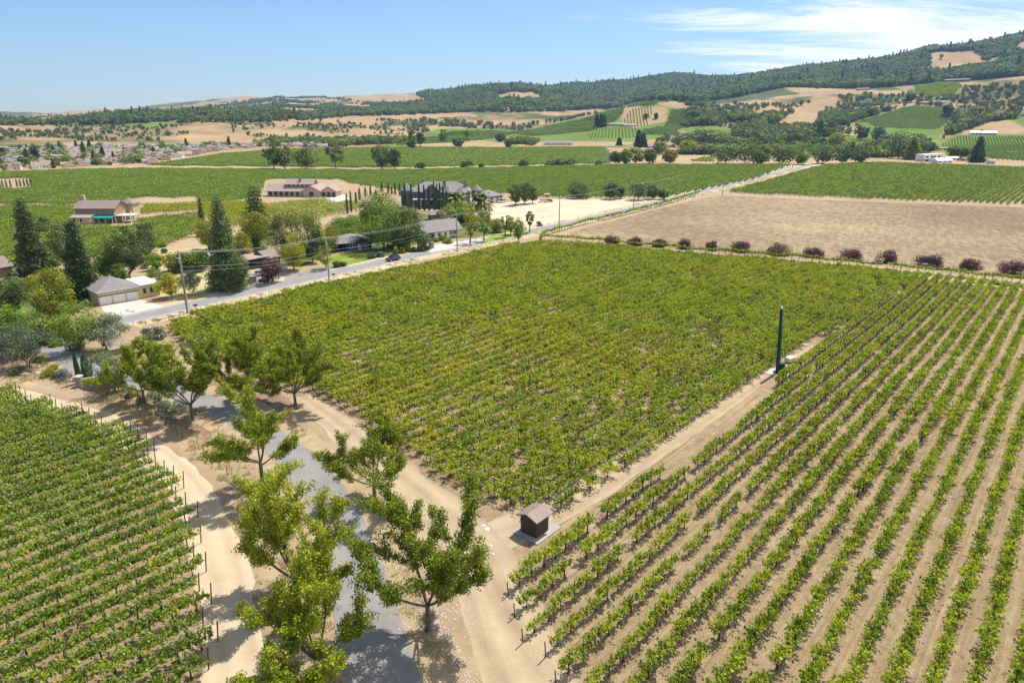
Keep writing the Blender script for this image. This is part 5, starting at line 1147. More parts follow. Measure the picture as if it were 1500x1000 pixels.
# white gabled house
g, w = house('white_house', (622, 353), (676, 346.5), 'white single storey house with grey gable roof and front porch'); w2 = w / 2; print('white', w)
wallbox(g, -w2, w2 * .35, 0, 9, 0, 3.1, W_WHITE); wallbox(g, w2 * .35 + .02, w2, 2.0, 9, 0, 3.1, W_WHITE, 'porch_wall'); gable(g, -w2, w2, 0, 9, 3.1, 2.9, 'x', R_GREY, .55, W_WHITE)
for k in range(3): MB().box(w2 * .42 + k * w2 * .26, w2 * .42 + k * w2 * .26 + .16, .05, .21, 0, 3.0).build('porch_post', TRIM, g)
window(g, 'S', -w2 * .62, 1.0, 2.2, 1.3, 0, frame=DARKW); window(g, 'S', -w2 * .2, 1.0, 1.0, 1.2, 0, frame=DARKW); window(g, 'S', w2 * .12, .05, 1.0, 2.2, 0, 'door', frame=TRIM); window(g, 'S', w2 * .55, .9, 1.3, 1.4, 2.0, frame=DARKW); window(g, 'S', w2 * .82, .9, 1.0, 1.4, 2.0, frame=DARKW)
wallbox(g, -w2 - 6, -w2 - .02, 3, 9, 0, 2.6, W_TAN, 'side_wall'); gable(g, -w2 - 6, -w2 - .6, 3, 9, 2.6, 1.6, 'x', R_GREY, .4, W_TAN)
# dark blue porch house
g, w = house('blue_house', (507, 368.5), (545, 365), 'dark blue cottage with white windows under a low grey roof'); w2 = w / 2
wallbox(g, -w2, w2, 0, 9, 0, 2.7, W_BLUE); hip(g, -w2 - 2.5, w2, 0, 10, 2.7, 2.1, R_GREY, .7); gable(g, -w2 * .55, w2 * .75, -1.2, 4, 2.7, 1.5, 'y', R_GREY, .5, W_BLUE)
for u in (-w2 * .6, -w2 * .38, w2 * .35, w2 * .62): window(g, 'S', u, .8, w2 * .2, 1.4, 0)
MB().box(-w2 * .1, w2 * .15, -.06, -.004, .02, 2.1).build('door', W_TAN, g)
# carport with flat tan roof, shed roofs in the yards
g, w = house('carport', (361, 396), (391, 390), 'low carport with a flat tan roof behind the road', 'carport'); w2 = w / 2
wallbox(g, -w2, w2, 2.4, 7, 0, 2.7, W_BLUE); MB().box(-w2 - .8, w2 + .5, -.6, 7.4, 2.72, 2.95).build('roof', R_PINK, g)
for u in (-w2 + .2, 0, w2 - .2): MB().box(u - .1, u + .1, -.1, .1, 0, 2.72).build('post', DARKW, g)
g, w = house('shingled_shed', (392, 390), (411, 386), 'small brown roofed shed right of the carport', 'shed'); w2 = w / 2
wallbox(g, -w2, w2, 0, 6, 0, 2.5, W_BRN); gable(g, -w2, w2, 0, 6, 2.5, 1.6, 'x', R_BROWN, .5, W_BRN)
g, w = house('garden_shed', (296, 390), (314, 384), 'white flat roofed shed behind the dark hedge', 'shed'); w2 = w / 2
wallbox(g, -w2, w2, 0, 4, 0, 2.2, W_WHITE); MB().box(-w2 - .3, w2 + .3, -.3, 4.3, 2.22, 2.38).build('roof', R_WHITE, g)
g, w = house('grey_outbuilding', (571, 352), (600, 349), 'low grey outbuilding behind the huge spreading tree', 'outbuilding'); w2 = w / 2
wallbox(g, -w2, w2, 0, 7, 0, 2.8, W_TAN); gable(g, -w2, w2, 0, 7, 2.8, 1.8, 'x', R_GREY, .5, W_TAN)
g, w = house('rear_outbuilding', (632, 325), (655, 324), 'small grey roofed building between the mansion and the white house', 'outbuilding'); w2 = w / 2
wallbox(g, -w2, w2, 0, 7, 0, 2.8, W_BRN); hip(g, -w2, w2, 0, 7, 2.8, 1.6, R_GREY, .6)
g, w = house('corner_house', (-25, 412), (20, 404), 'brown roofed house half out of frame at the left edge'); w2 = w / 2
wallbox(g, -w2, w2, 0, 8, 0, 3, W_BRN); gable(g, -w2, w2, 0, 8, 3, 2, 'x', R_BROWN, .5, W_BRN)
# right hand farmstead and the far houses
def simple(name, A, B, depth, h, rise, wall, roof, label, kind='gable', cat='house', nwin=0, group=None):
    g, w = house(name, A, B, label, cat, group, flat=False); w2 = w / 2; z = 0
    wallbox(g, -w2, w2, 0, depth, -1.5, h, wall)
    if kind == 'gable': gable(g, -w2, w2, 0, depth, h, rise, 'x', roof, .6, wall)
    elif kind == 'hip': hip(g, -w2, w2, 0, depth, h, rise, roof, .7)
    else: MB().box(-w2 - .4, w2 + .4, -.4, depth + .4, h + .02, h + .3).build('roof', roof, g)
    for k in range(nwin): window(g, 'S', -w2 + (k + .5) * w / nwin, h * .35, min(1.6, w / nwin * .5), h * .4, 0, frame=DARKW)
    return g, w
g, w = simple('white_farmhouse', (1353, 237), (1379, 236), 9, 6.8, .3, W_WHITE, R_WHITE, 'white two storey farmhouse with a flat roof', 'flat', nwin=0); w2 = w / 2
for u in (-w2 * .7, -w2 * .15, w2 * .15, w2 * .65): window(g, 'S', u, 4.0, w * .12, 1.7, 0, frame=DARKW)
for u in (-w2 * .65, 0, w2 * .6): window(g, 'S', u, .6, w * .2, 2.0, 0, frame=DARKW)
MB().box(-w2, w2, -1.8, -.01, 3.1, 3.3).build('balcony', TRIM, g)
simple('white_barn', (1373, 239), (1395, 238.5), 8, 3.0, 2.0, W_WHITE, R_WHITE, 'low white barn with a small door beside the white farmhouse', cat='barn', nwin=3)
simple('white_outbuilding', (1389, 235), (1405, 234.5), 8, 3.0, 1.0, W_WHITE, R_WHITE, 'white outbuilding behind the low white barn', cat='outbuilding', nwin=1)
simple('open_shed', (1413, 236), (1424, 235.5), 8, 3.0, .8, W_TAN, R_PINK, 'tan roofed shed left of the tall dark conifer', cat='shed'); simple('open_shed', (1435, 236.5), (1449, 236), 8, 3.0, .8, W_TAN, R_PINK, 'tan roofed shed right of the tall dark conifer', cat='shed')
simple('storage_container', (1444, 240), (1456, 240.5), 4, 3.4, .3, W_CREAM, R_WHITE, 'pale boxy container at the edge of the dry grass', 'flat', 'container')
simple('farm_shelter', (1378, 219), (1393, 219), 8, 2.6, .3, W_CREAM, R_WHITE, 'long pale shelter roof behind the white farmhouse', 'flat', 'shelter'); simple('row_cover', (1477, 224), (1490, 224), 3, 1.6, .2, W_WHITE, R_WHITE, 'small bright white shelter in the far right vineyard', 'flat', 'shelter')
simple('white_winery', (1421, 198), (1459, 198.5), 14, 4.5, 2.4, W_WHITE, R_WHITE, 'long white roofed winery building on the golden slope', cat='winery', nwin=6)
simple('grey_barn', (797, 213), (838, 213), 16, 4.0, 3.2, W_CREAM, R_GREY, 'long grey roofed barn on the pale lane under the knoll', cat='barn', nwin=4)
simple('knoll_house', (889, 184), (912, 185), 14, 4.0, 3.2, W_CREAM, R_PINK, 'left half of the wide tiled house on the knoll', 'hip', nwin=4); simple('knoll_house', (912.5, 185), (926, 186), 12, 3.6, 2.6, W_WHITE, R_PINK, 'smaller right half of the tiled house on the knoll', 'hip', nwin=3)
simple('hill_house', (1350, 153), (1369, 153), 12, 4.0, 2.4, W_PINK, R_PINK, 'left of two tiled houses above the steep striped vineyard', 'hip', nwin=3); simple('hill_house', (1371, 153), (1389, 151), 12, 5.0, 2.6, W_PINK, R_PINK, 'right of two tiled houses above the steep striped vineyard', 'hip', nwin=3)
simple('ridge_house', (1378, 120), (1419, 119), 14, 4.5, 2.6, W_BRN, R_BROWN, 'long brown house high on the right ridge', nwin=5); simple('brow_farmhouse', (1254, 133), (1272, 132), 12, 4, 2.8, W_BRN, R_BROWN, 'reddish farmhouse on the golden brow', nwin=3)
simple('brow_cottage', (1196, 126), (1204, 126), 10, 4, 2.4, W_TAN, R_BROWN, 'tiny cottage on the golden brow near the single conifer')
simple('villa', (477, 208), (498, 208), 12, 4.5, .5, W_WHITE, R_WHITE, 'white flat villa among the low scrub hills', 'flat', nwin=4)
for A, B, lab in [((950,217),(960,217),'whitish roofed shed left in the cluster at the hillfoot'),((963,220),(976,220),'dark sided shed in the middle of the hillfoot cluster'),((968,215),(982,216),'pale roofed shed behind the hillfoot cluster'),((1046,221),(1072,221),'long grey shed roof above the roadside thicket'),
   ((1066,187),(1080,187),'pale cottage below the woods left of the valley'),((1162,218),(1178,217),'flat white roof beside the orchard trees'),((1187,216),(1200,216),'second white roof beside the orchard trees'),((1228,202),(1238,201),'white cottage among the trees by the valley road'),
   ((1213,212),(1232,212),'pale roofed house behind the right hand thicket'),((1320,222),(1329,222),'small white roof beside the bronze green tree')]:
    simple('outbuilding', A, B, 8, 3.0, 1.6, W_TAN, random.choice([R_GREY, R_WHITE, R_GREY]), lab, cat='outbuilding')
# suburb: one house of each of three kinds, then copies
protos = []
for k, (wl, rf, wd) in enumerate([(W_CREAM, R_PINK, 17), (W_TAN, R_BROWN, 15), (W_WHITE, R_TAN, 18), (W_CREAM, R_GREY, 14)]):
    g = empty('suburban_house', (0, 0, 0)); wallbox(g, -wd/2, wd/2, 0, 11, 0, 3.4, wl); gable(g, -wd/2, wd/2, 0, 11, 3.4, 3.0, 'x', rf, .7, wl); wallbox(g, -wd/2 + 1, -wd/2 + 7.5, -4, -.02, 0, 3.2, wl, 'garage_wall'); gable(g, -wd/2 + 1, -wd/2 + 7.5, -4, 4, 3.2, 2.0, 'y', rf, .5, wl)
    if k % 2: wallbox(g, 1, wd/2 - .5, 1.5, 9, 3.4, 6.0, wl, 'upper_wall'); hip(g, 1, wd/2 - .5, 1.5, 9, 6.0, 1.8, rf, .5)
    window(g, 'S', 2.5, 1, 1.8, 1.3, 0, frame=TRIM); window(g, 'S', 5.2, 1, 1.2, 1.3, 0); MB().box(-wd/2 + 1.8, -wd/2 + 6.7, -4.06, -4.004, .02, 2.4).build('garage_door', TRIM, g)
    protos.append(g)
SUB = [(-260,262),(0,252),(90,246),(215,240),(330,219),(390,215),(520,218),(520,208),(400,204),(250,203),(0,208),(-260,216)]; hp = []; r = np.random.default_rng(11)
px_ = r.uniform(-60, 470, 9000); u_ = (px_ - 750) / 1052; rr_ = r.uniform(560, 1120, 9000); X_ = rr_ * np.sin(np.arctan(u_)); Y_ = rr_ * np.cos(np.arctan(u_)); a_, b_, d_ = project(X_, Y_, 0 * X_)
for x, y, ok in zip(X_, Y_, inpoly(a_, b_, SUB)):
    if ok and all((x - q[0]) ** 2 + (y - q[1]) ** 2 > 17 ** 2 for q in hp): hp.append((x, y))
hp = sorted(hp, key=lambda q: math.hypot(*q))[:250]; print('suburb', len(hp))
LBL = ['cream walled suburban house with pinkish tile roof in the far left town', 'tan suburban house with brown roof and upper floor in the far left town', 'white walled suburban house with tan roof in the far left town', 'cream suburban house with grey roof in the far left town']; first = [True] * 4
for i, (x, y) in enumerate(hp):
    k = int(r.integers(0, 4)); o = protos[k] if first[k] else copy_tree(protos[k]); first[k] = False
    o.location = (x, y, float(height(x, y))); o.scale = (.8, .8, .82); o.rotation_euler.z = r.choice([.5, .5 + math.pi / 2, .5 - math.pi / 2, .5]) + r.normal(0, .12); tag(o, LBL[k], 'house', ['pink roofed town houses', 'brown roofed town houses', 'tan roofed town houses', 'grey roofed town houses'][k])
TM = []
for i, (kd, h, w, lf) in enumerate([('round', 10, 11, 'oak'), ('round', 9, 10, 'green'), ('round', 7, 9, 'yellow'), ('conifer', 16, 8, 'conifer'), ('round', 12, 12, 'forest')]):
    tb, cb = tree_parts(kd, h, w, 40 + i, 420, 1.0); TM.append((tb.mesh('trunk', BARK), cb.mesh('crown', LEAF[lf]), ['dark oak crown', 'mid green garden tree', 'light green garden tree', 'pointed dark conifer', 'tall grey green tree'][i]))
cnt = 0
for x, y, ok, t in zip(X_[::-1], Y_[::-1], inpoly(a_, b_, SUB)[::-1], r.random(9000)):
    if ok and cnt < 280 and all((x - q[0]) ** 2 + (y - q[1]) ** 2 > 7.5 ** 2 for q in hp) and t < .25:
        k = int(r.choice(5, p=[.33, .27, .14, .10, .16])); cnt += 1; e = empty('town_tree', (x, y, float(height(x, y))), r.uniform(0, 6), TM[k][2] + ' among the houses of the far left town', 'tree', 'garden trees of the far town: ' + TM[k][2]); s = r.uniform(.5, .95); e.scale = (s, s, s)
        for nm, me in zip(('trunk', 'crown'), TM[k][:2]): o = bpy.data.objects.new(nm, me); COL.objects.link(o); o.parent = e

# brown pump shed
x, y = G(783, 778); g = empty('field_shed', (x, y, .02), rz, 'small dark brown board shed on a concrete pad between the vineyards', 'shed')
SHW = boards('brown_boards', (.035,.022,.016), (.085,.055,.04), 3.2); SHR = plain('brown_metal_roof', (.20,.14,.12), (.27,.20,.175), 2, .6)
wallbox(g, -1.0, 1.0, -1.0, 1.0, .10, 2.25, SHW); gable(g, -1.0, 1.0, -1.0, 1.0, 2.25, .36, 'y', SHR, .36, SHW, t=.07)
d = MB().box(1.004, 1.05, -.75, .02, .16, 2.05).build('door', SHW, g); MB().box(1.05, 1.09, -.1, -.05, 1.0, 1.15).build('handle', RUST, d); d = MB().box(1.004, 1.05, .05, .78, .16, 2.05).build('door', SHW, g); MB().box(1.05, 1.09, .12, .17, 1.0, 1.15).build('handle', RUST, d)
tag(MB().box(-1.45, 1.7, -1.7, 2.3, -.05, .12).build('concrete_pad', plain('old_concrete', (.30,.28,.25), (.40,.375,.33), .9, .95), loc=(x, y, 0), rz=rz), 'square pale concrete pad under the brown shed', 'slab')
# green tower pole, cover, tank
x, y = G(1139, 546); g = empty('wind_machine_tower', (x, y, .1), 0, 'tall dark green steel tower standing at the end of the dirt strip', 'tower'); g.rotation_euler.y = -.06; GRN = plain('green_paint', (.006,.036,.030), (.010,.055,.044), 1, .45); hh = hpx(1139, 546, 453)
MB().tube([(0,0,0),(0,0,hh*.5),(0,0,hh)], [.34,.30,.26], 14).build('tower', GRN, g, True); MB().tube([(0,0,hh+.01),(0,0,hh+.35)], [.22,.16], 10).build('cap', R_WHITE, g); MB().box(.36, 1.0, -.45, .35, .15, 1.6).build('engine_box', GRN, g); MB().tube([(0,0,0),(0,0,.14)], .75, 14).build('flange', GRN, g)
tag(MB().box(-1.6, 1.7, -1.7, 1.5, -.05, .11).build('concrete_pad', CONC, loc=(x, y, 0), rz=rz), 'pale concrete pad under the green tower', 'slab')
x, y = G(1157, 530); b = MB(); P = []; a = np.linspace(0, 2 * math.pi, 13)[:-1]
for t, s in ((-1.0, .55), (-.9, .85), (-.5, 1), (.5, 1), (.9, .85), (1.0, .55)): P += [(s * .62 * np.sign(math.cos(q)) * abs(math.cos(q)) ** .6, t * 1.05, .55 + s * .5 * np.sign(math.sin(q)) * abs(math.sin(q)) ** .6) for q in a]
b.add(P, [(i * 12 + k, i * 12 + (k + 1) % 12, (i + 1) * 12 + (k + 1) % 12, (i + 1) * 12 + k) for i in range(5) for k in range(12)] + [tuple(range(11, -1, -1)), tuple(range(60, 72))])
tag(b.build('storage_tank', plain('white_tank', (.62,.58,.52), (.76,.72,.66), 2, .6), loc=(x, y, 0), rz=rz - .2), 'rounded white tank lying on the dirt beside the green tower', 'tank')

# utility poles and wires
def pole(px, pb, pt, label, arms=1, transf=0, lean=0.0, thick=.17):
    x, y = G(px, pb); h = hpx(px, pb, pt); g = empty('utility_pole', (x, y, 0), math.radians(-ROWAZ), label, 'utility pole', 'utility poles along the road'); g.rotation_euler.y = lean
    MB().tube([(0,0,-.2),(0,0,h*.5),(0,0,h)], [thick*1.25, thick, thick*.75], 9).build('pole', WOOD, g, True)
    for k in range(arms):
        c = MB().box(-1.25, 1.25, -.06 - thick, .06 - thick, h - .55 - k * 1.3, h - .40 - k * 1.3).build('crossarm', WOOD, g)
        for u in (-1.15, -.45, .45, 1.15): MB().tube([(u,-thick,h-.40-k*1.3),(u,-thick,h-.22-k*1.3)], .06, 6).build('insulator', TRIM, c)
    if transf: MB().tube([(.45,-.3,h-2.6),(.45,-.3,h-1.5)], .27, 10).build('transformer', plain('grey_metal', (.3,.31,.32), None, 1, .5), g)
    return np.array([x, y]), h, lean
PL = [pole(275.5, 458.5, 367, 'tall leaning wooden utility pole nearest the camera with crossarms and transformer', 2, 1, 0.0, .24), pole(482.5, 411, 347, 'wooden utility pole beside the second mailbox with a transformer', 1, 1),
      pole(670, 369, 313, 'thin utility pole before the white gabled house', 1), pole(819, 333, 287, 'utility pole beside the dirt lot on the far road side', 1), pole(928, 306, 268, 'utility pole near the dark trees by the road', 1),
      pole(1002.5, 286, 253, 'pale utility pole where the vineyard path meets the road', 1), pole(1058, 287, 262, 'utility pole at the corner of the fallow field', 1), pole(717, 326, 281, 'utility pole on the mansion lot', 1), pole(1161, 246, 216, 'utility pole above the far end of the road', 1), pole(1344, 212, 190, 'utility pole in the right hillside vineyards', 1)]
def wire(a, b, za, zb, sag, label):
    t = np.linspace(0, 1, 14); P = np.column_stack([a[0] + (b[0] - a[0]) * t, a[1] + (b[1] - a[1]) * t, za + (zb - za) * t - 4 * sag * t * (1 - t)])
    tag(MB().tube(P, .016, 4, cap=False).build('power_line', WOOD if False else plain_wire), label, 'power line', 'power lines along the road')
plain_wire = plain('wire_metal', (.4,.4,.4), None, 1, .5)
side = np.array([RD[1], -RD[0]])
for i in range(5):
    (a, ha, la), (b, hb, lb) = PL[i], PL[i + 1]; a = a + (side * math.sin(la) * ha if la else 0)
    for off, dz in ((-1.15, -.2), (-.45, -.2), (1.15, -.2), (0, -3.4), (0, -4.3)): wire(a + side * off, b + side * off, ha + dz, hb + dz, 1.0, 'overhead wire strung between the roadside utility poles')
x, y = G(890, 242); g = empty('lattice_pylon', (x, y, 0), .4, 'pale steel lattice pylon at the far vineyard lane', 'pylon'); hh = hpx(890, 242, 219)
b = MB()
for sx, sy in ((-1,-1),(1,-1),(1,1),(-1,1)): b.tube([(sx*1.1,sy*1.1,0),(sx*.35,sy*.35,hh)], .12, 4)
for k in range(6):
    z0, z1 = hh*k/6, hh*(k+1)/6; w0 = 1.1-.75*k/6; w1 = 1.1-.75*(k+1)/6
    for s in (-1, 1): b.tube([(-w0,s*w0,z0),(w1,s*w1,z1)], .07, 4); b.tube([(s*w0,w0,z0),(s*w1,-w1,z1)], .07, 4)
b.build('mast', plain('galvanised_steel', (.42,.43,.44), None, 1, .5), g); MB().box(-3, 3, -.12, .12, hh * .92, hh * .96).build('crossarm', TRIM, g)
pylon = None
# roadside fence
def fence(name, pts_px, n, h, label, mat, wires=(.5, 1.0), rad=.05, wr=.008):
    P = catmull(Gs(pts_px), 1.0); s = np.concatenate([[0], np.cumsum(np.linalg.norm(np.diff(P, axis=0), axis=1))]); q = np.linspace(0, s[-1], n); X = np.interp(q, s, P[:, 0]); Y = np.interp(q, s, P[:, 1])
    g = empty(name, (X[0], Y[0], 0), 0, label, 'fence')
    for i in range(n): MB().tube([(0,0,-.2),(0,0,h*random.uniform(.93,1.05))], rad, 6).build('post', mat, g, loc=(X[i]-X[0], Y[i]-Y[0], 0))
    for z in wires: MB().tube(np.column_stack([X-X[0], Y-Y[0], np.full(n, z*h)]), wr, 3, cap=False).build('wire', plain_wire, g)
fence('road_fence', [(178,484),(225,474),(300,457.5),(400,436),(500,414.5),(600,393),(700,372),(745,362)], 52, 1.35, 'post and wire fence between the road and the middle vineyard', WOOD)
fence('wire_fence', [(0,547),(30,552),(65,560),(100,570),(140,580),(175,588),(210,601),(228,612),(262,637),(285,657)], 26, 1.25, 'line of short steel stakes along the shaded garden by the dirt road', RUST, wires=(.85,), rad=.03)
for px, pb in [(298.5,663),(310.5,673),(321.5,685),(333.5,697),(345,710),(357,722),(374,752)]:
    x, y = G(px, pb); tag(MB().tube([(0,0,-.1),(0,0,1.15)], .045, 6).build('stake', DARKPOST, loc=(x, y, 0)), 'short dark stake in the line between the dirt road and the driveway', 'stake', 'dark stakes between dirt road and driveway')
# mailboxes
for px, pb, lab in ((287, 455, 'dark mailbox on a post beside the nearest utility pole'), (489, 408.5, 'dark mailbox beside the second utility pole')):
    x, y = G(px, pb); g = empty('mailbox', (x, y, 0), rz, lab, 'mailbox'); MB().box(-.06,.06,-.06,.06,-.1,1.1).build('post', WOOD, g); b = MB(); a = np.linspace(0, math.pi, 7)
    P = [(xx, .30*0 + yy, 1.1) for xx in () for yy in ()]; pr = [(-.18, 0)] + [(-.18*math.cos(t), .22+.16*math.sin(t)) for t in a] + [(.18, 0)]; m = len(pr)
    b.add([(u, -.4, 1.1+v) for u, v in pr] + [(u, .4, 1.1+v) for u, v in pr], [(k, (k+1) % m, m+(k+1) % m, m+k) for k in range(m)] + [tuple(range(m-1,-1,-1)), tuple(range(m,2*m))]); b.build('box', plain('black_box', (.02,.02,.022), None, 1, .5), g)
# cars
def car(px, pb, ang, col, label, name='parked_car', suv=False, L_=4.6):
    x, y, z = GT(px, pb); g = empty(name, (x, y, z + .02), ang, label, 'car'); m, N, L, b_ = newmat('car_paint'); b_.inputs['Base Color'].default_value = (*col, 1); b_.inputs['Roughness'].default_value = .28; b_.inputs['Coat Weight'].default_value = .6
    prof = [(-L_/2,.35),(-L_/2-.02,.62),(-L_/2+.15,.86),(-L_/2+1.1,.98),(L_/2-.35,1.02),(L_/2-.02,.8),(L_/2,.35)] ; W_ = .9; b = MB(); m_ = len(prof)
    P = [(u*1.0, s*W_*(1 if .4 < v < .95 else .93), v) for s in (-1, 1) for u, v in prof]; b.add(P, [(k, (k+1) % m_, m_+(k+1) % m_, m_+k) for k in range(m_)] + [tuple(range(m_-1,-1,-1)), tuple(range(m_,2*m_))]); b.build('body', m, g)
    top = 1.68 if suv else 1.45; cab = [(-L_/2+1.15,.985),(-L_/2+1.85,top-.04),(L_/2-.95,top),(L_/2-.28,1.025)]; b = MB(); b.add([(u, s*(W_-.04 if v < 1.2 else .68), v) for s in (-1,1) for u, v in cab], [(0,1,5,4),(1,2,6,5),(2,3,7,6),(3,2,1,0),(4,5,6,7)]); c = b.build('windows', GLASS, g)
    MB().box(-L_/2+1.85, L_/2-.95, -.67, .67, top-.005, top+.03).build('roof', m, g)
    for sx in (-L_/2+.9, L_/2-.9):
        for s in (-1, 1): w_ = MB().tube([(sx, s*.72, .34),(sx, s*.93, .34)], .34, 14).build('wheel', plain('tyre', (.02,.02,.02), None, 1, .9), g); MB().tube([(sx, s*.931, .34),(sx, s*.945, .34)], .19, 10).build('rim', R_WHITE, w_)
    for s in (-1, 1): MB().box(-L_/2-.05, -L_/2+.02, s*.62-.16, s*.62+.16, .62, .78).build('headlight', TRIM, g)
car(576, 381.5, math.pi/2 - math.radians(ROWAZ), (.035,.05,.06), 'dark blue grey estate car on the road before the lime shrubs', 'moving_car', True, 4.7)
car(735, 297, .9, (.75,.75,.75), 'white car parked in front of the mansion garage', suv=True); car(803, 296, .1, (.45,.04,.03), 'red car parked at the far side of the dirt lot'); car(795, 296.5, .2, (.75,.75,.73), 'white car parked beside the red car on the dirt lot')
x, y, z = GT(801, 289); g = empty('food_trailer', (x, y, z), .2, 'small yellow trailer with pale top behind the red car', 'trailer'); YL = plain('yellow_paint', (.65,.42,.03), None, 1, .5)
g.scale = (.7, .7, .7); MB().box(-2.2, 2.2, -1, 1, .6, 2.3).build('body', YL, g); MB().box(-2.3, 2.3, -1.1, 1.1, 2.31, 2.6).build('roof', R_WHITE, g); MB().box(-1.2, 1.0, -1.05, -1.004, 1.2, 2.0).build('hatch', DARKW, g)
for s in (-1, 1): MB().tube([(0, s*.8, .35),(0, s*1.0, .35)], .35, 12).build('wheel', plain('tyre', (.02,.02,.02), None, 1, .9), g)
car(380, 404, .5, (.6,.6,.6), 'pale grey car parked in front of the carport')
# curved stone wall with pillar, boulders, gate
STONE = plain('stone_wall', (.20,.165,.13), (.40,.34,.27), 3.5, .95, .05)
P = catmull(Gs([(125,565.5),(140,569),(160,569),(177,566),(184,562)]), .4); n = len(P); t = np.linspace(0, 1, n); hz = 1.25 + .95 * np.sin(np.clip(t * 1.25, 0, 1) * math.pi / 2); tg = np.gradient(P, axis=0); tg /= np.linalg.norm(tg, axis=1)[:, None]; nr = np.stack([-tg[:, 1], tg[:, 0]], 1) * .28
c0 = P[0]; V = np.concatenate([np.column_stack([P - nr - c0, t * 0 - .1]), np.column_stack([P - nr - c0, hz]), np.column_stack([P + nr - c0, hz]), np.column_stack([P + nr - c0, t * 0 - .1])]); F_ = [(a * n + i, a * n + i + 1, ((a + 1) % 4) * n + i + 1, ((a + 1) % 4) * n + i) for a in range(4) for i in range(n - 1)] + [(0, n, 2*n, 3*n), (n-1, 4*n-1, 3*n-1, 2*n-1)]
g = empty('entrance_wall', (*c0, 0), 0, 'curved stone entrance wall with a pillar at its low end', 'wall'); MB().add(V, F_).build('wall', STONE, g); MB().add(np.concatenate([np.column_stack([P - nr * 1.2 - c0, hz + .003]), np.column_stack([P - nr * 1.2 - c0, hz + .10]), np.column_stack([P + nr * 1.2 - c0, hz + .10]), np.column_stack([P + nr * 1.2 - c0, hz + .003])]), F_).build('coping', CONC, g)
MB().box(-1.15, -.35, -.45, .45, -.1, 1.6).build('pillar', STONE, g); MB().box(-1.22, -.28, -.52, .52, 1.6, 1.75).build('pillar_cap', CONC, g)
def rock(px, pb, s, mat, label, group, name='boulder', xy=None):
    x, y = G(px, pb) if xy is None else xy; d = sph(rng, 1)[0]; a = np.linspace(0, 2*math.pi, 8)[:-1]; P = [(0,0,s*.62)]; 
    for z, q in ((.45,.62),(.15,1.0),(-.1,.9)): P += [(s*q*math.cos(t)*rng.uniform(.75,1.15), s*q*math.sin(t)*rng.uniform(.6,1.0), s*z*rng.uniform(.8,1.2)) for t in a]
    F = [(0,1+k,1+(k+1)%7) for k in range(7)] + [(1+7*i+k, 1+7*(i+1)+k, 1+7*(i+1)+(k+1)%7, 1+7*i+(k+1)%7) for i in range(2) for k in range(7)]
    return tag(MB().add(P, F).build(name, mat, loc=(x, y, 0), rz=random.uniform(0, 6)), label, 'rock', group)
ROCK = plain('pale_rock', (.32,.25,.19), (.58,.50,.42), 3, .95, .02); ROCKW = plain('white_rock', (.55,.52,.48), (.78,.75,.71), 3, .95, .02)
for px, pb, s, lab in [(110,556,1.1,'large boulder left of the thin clipped cypress'),(120,553,.8,'smaller boulder behind the thin clipped cypress'),(36,549,.9,'pale boulder under the leftmost olive tree'),(57,548,.8,'long pale boulder near the bright yellow green shrub')]: rock(px, pb, s, ROCK, lab, None)
# stones piled round the spreading tree and strewn along the drive edge: too many to count
def stones(name, pts, smin, smax, label, mat=None):
    b = MB(); 
    for x, y in pts:
        s = random.uniform(smin, smax); a = np.linspace(0, 2*math.pi, 6)[:-1] + random.uniform(0, 2); P = [(x, y, s*.55)] + [(x+s*math.cos(t)*rng.uniform(.6,1.1), y+s*math.sin(t)*rng.uniform(.5,1.0), rng.uniform(.0,.25)*s) for t in a] + [(x+s*.8*math.cos(t), y+s*.7*math.sin(t), -.06) for t in a]
        b.add(P, [(0,1+k,1+(k+1)%5) for k in range(5)] + [(1+k,6+k,6+(k+1)%5,1+(k+1)%5) for k in range(5)])
    tag(b.build(name, mat or ROCK), label, 'rocks', None, 'stuff')
c0 = G(628, 905); q = rng.normal(size=(420, 2)) * [1.5, 1.5] + c0 + [0, .4]; stones('rock_ring', q, .05, .17, 'heap of broken pale rocks around the foot of the spreading tree')
q = np.vstack([G(a, b_) + rng.normal(0, .35, 2) for a, b_ in zip(np.interp(np.linspace(0,1,230), [0,.5,1], [636,665,690]), np.interp(np.linspace(0,1,230), [0,.5,1], [915,950,1010]))]); stones('rock_line', q, .04, .15, 'strip of scattered rocks leading from the spreading tree to the bottom edge')
q = np.vstack([G(a, b_) + rng.normal(0, .30, 2) for a, b_ in zip(np.interp(np.linspace(0,1,200), [0,.5,1], [447,478,520]), np.interp(np.linspace(0,1,200), [0,.5,1], [610,640,690]))]); stones('rock_line', q, .04, .13, 'strip of small rocks along the far side of the driveway')
for px, pb, s in [(713,775,.34),(718,800,.3),(708,770,.25),(722,812,.22),(803,748,.3),(806,752,.22)]: rock(px, pb, s, ROCKW, 'white chunk of rock lying on the dirt near the brown shed', 'white rocks near the shed', 'white_rock')
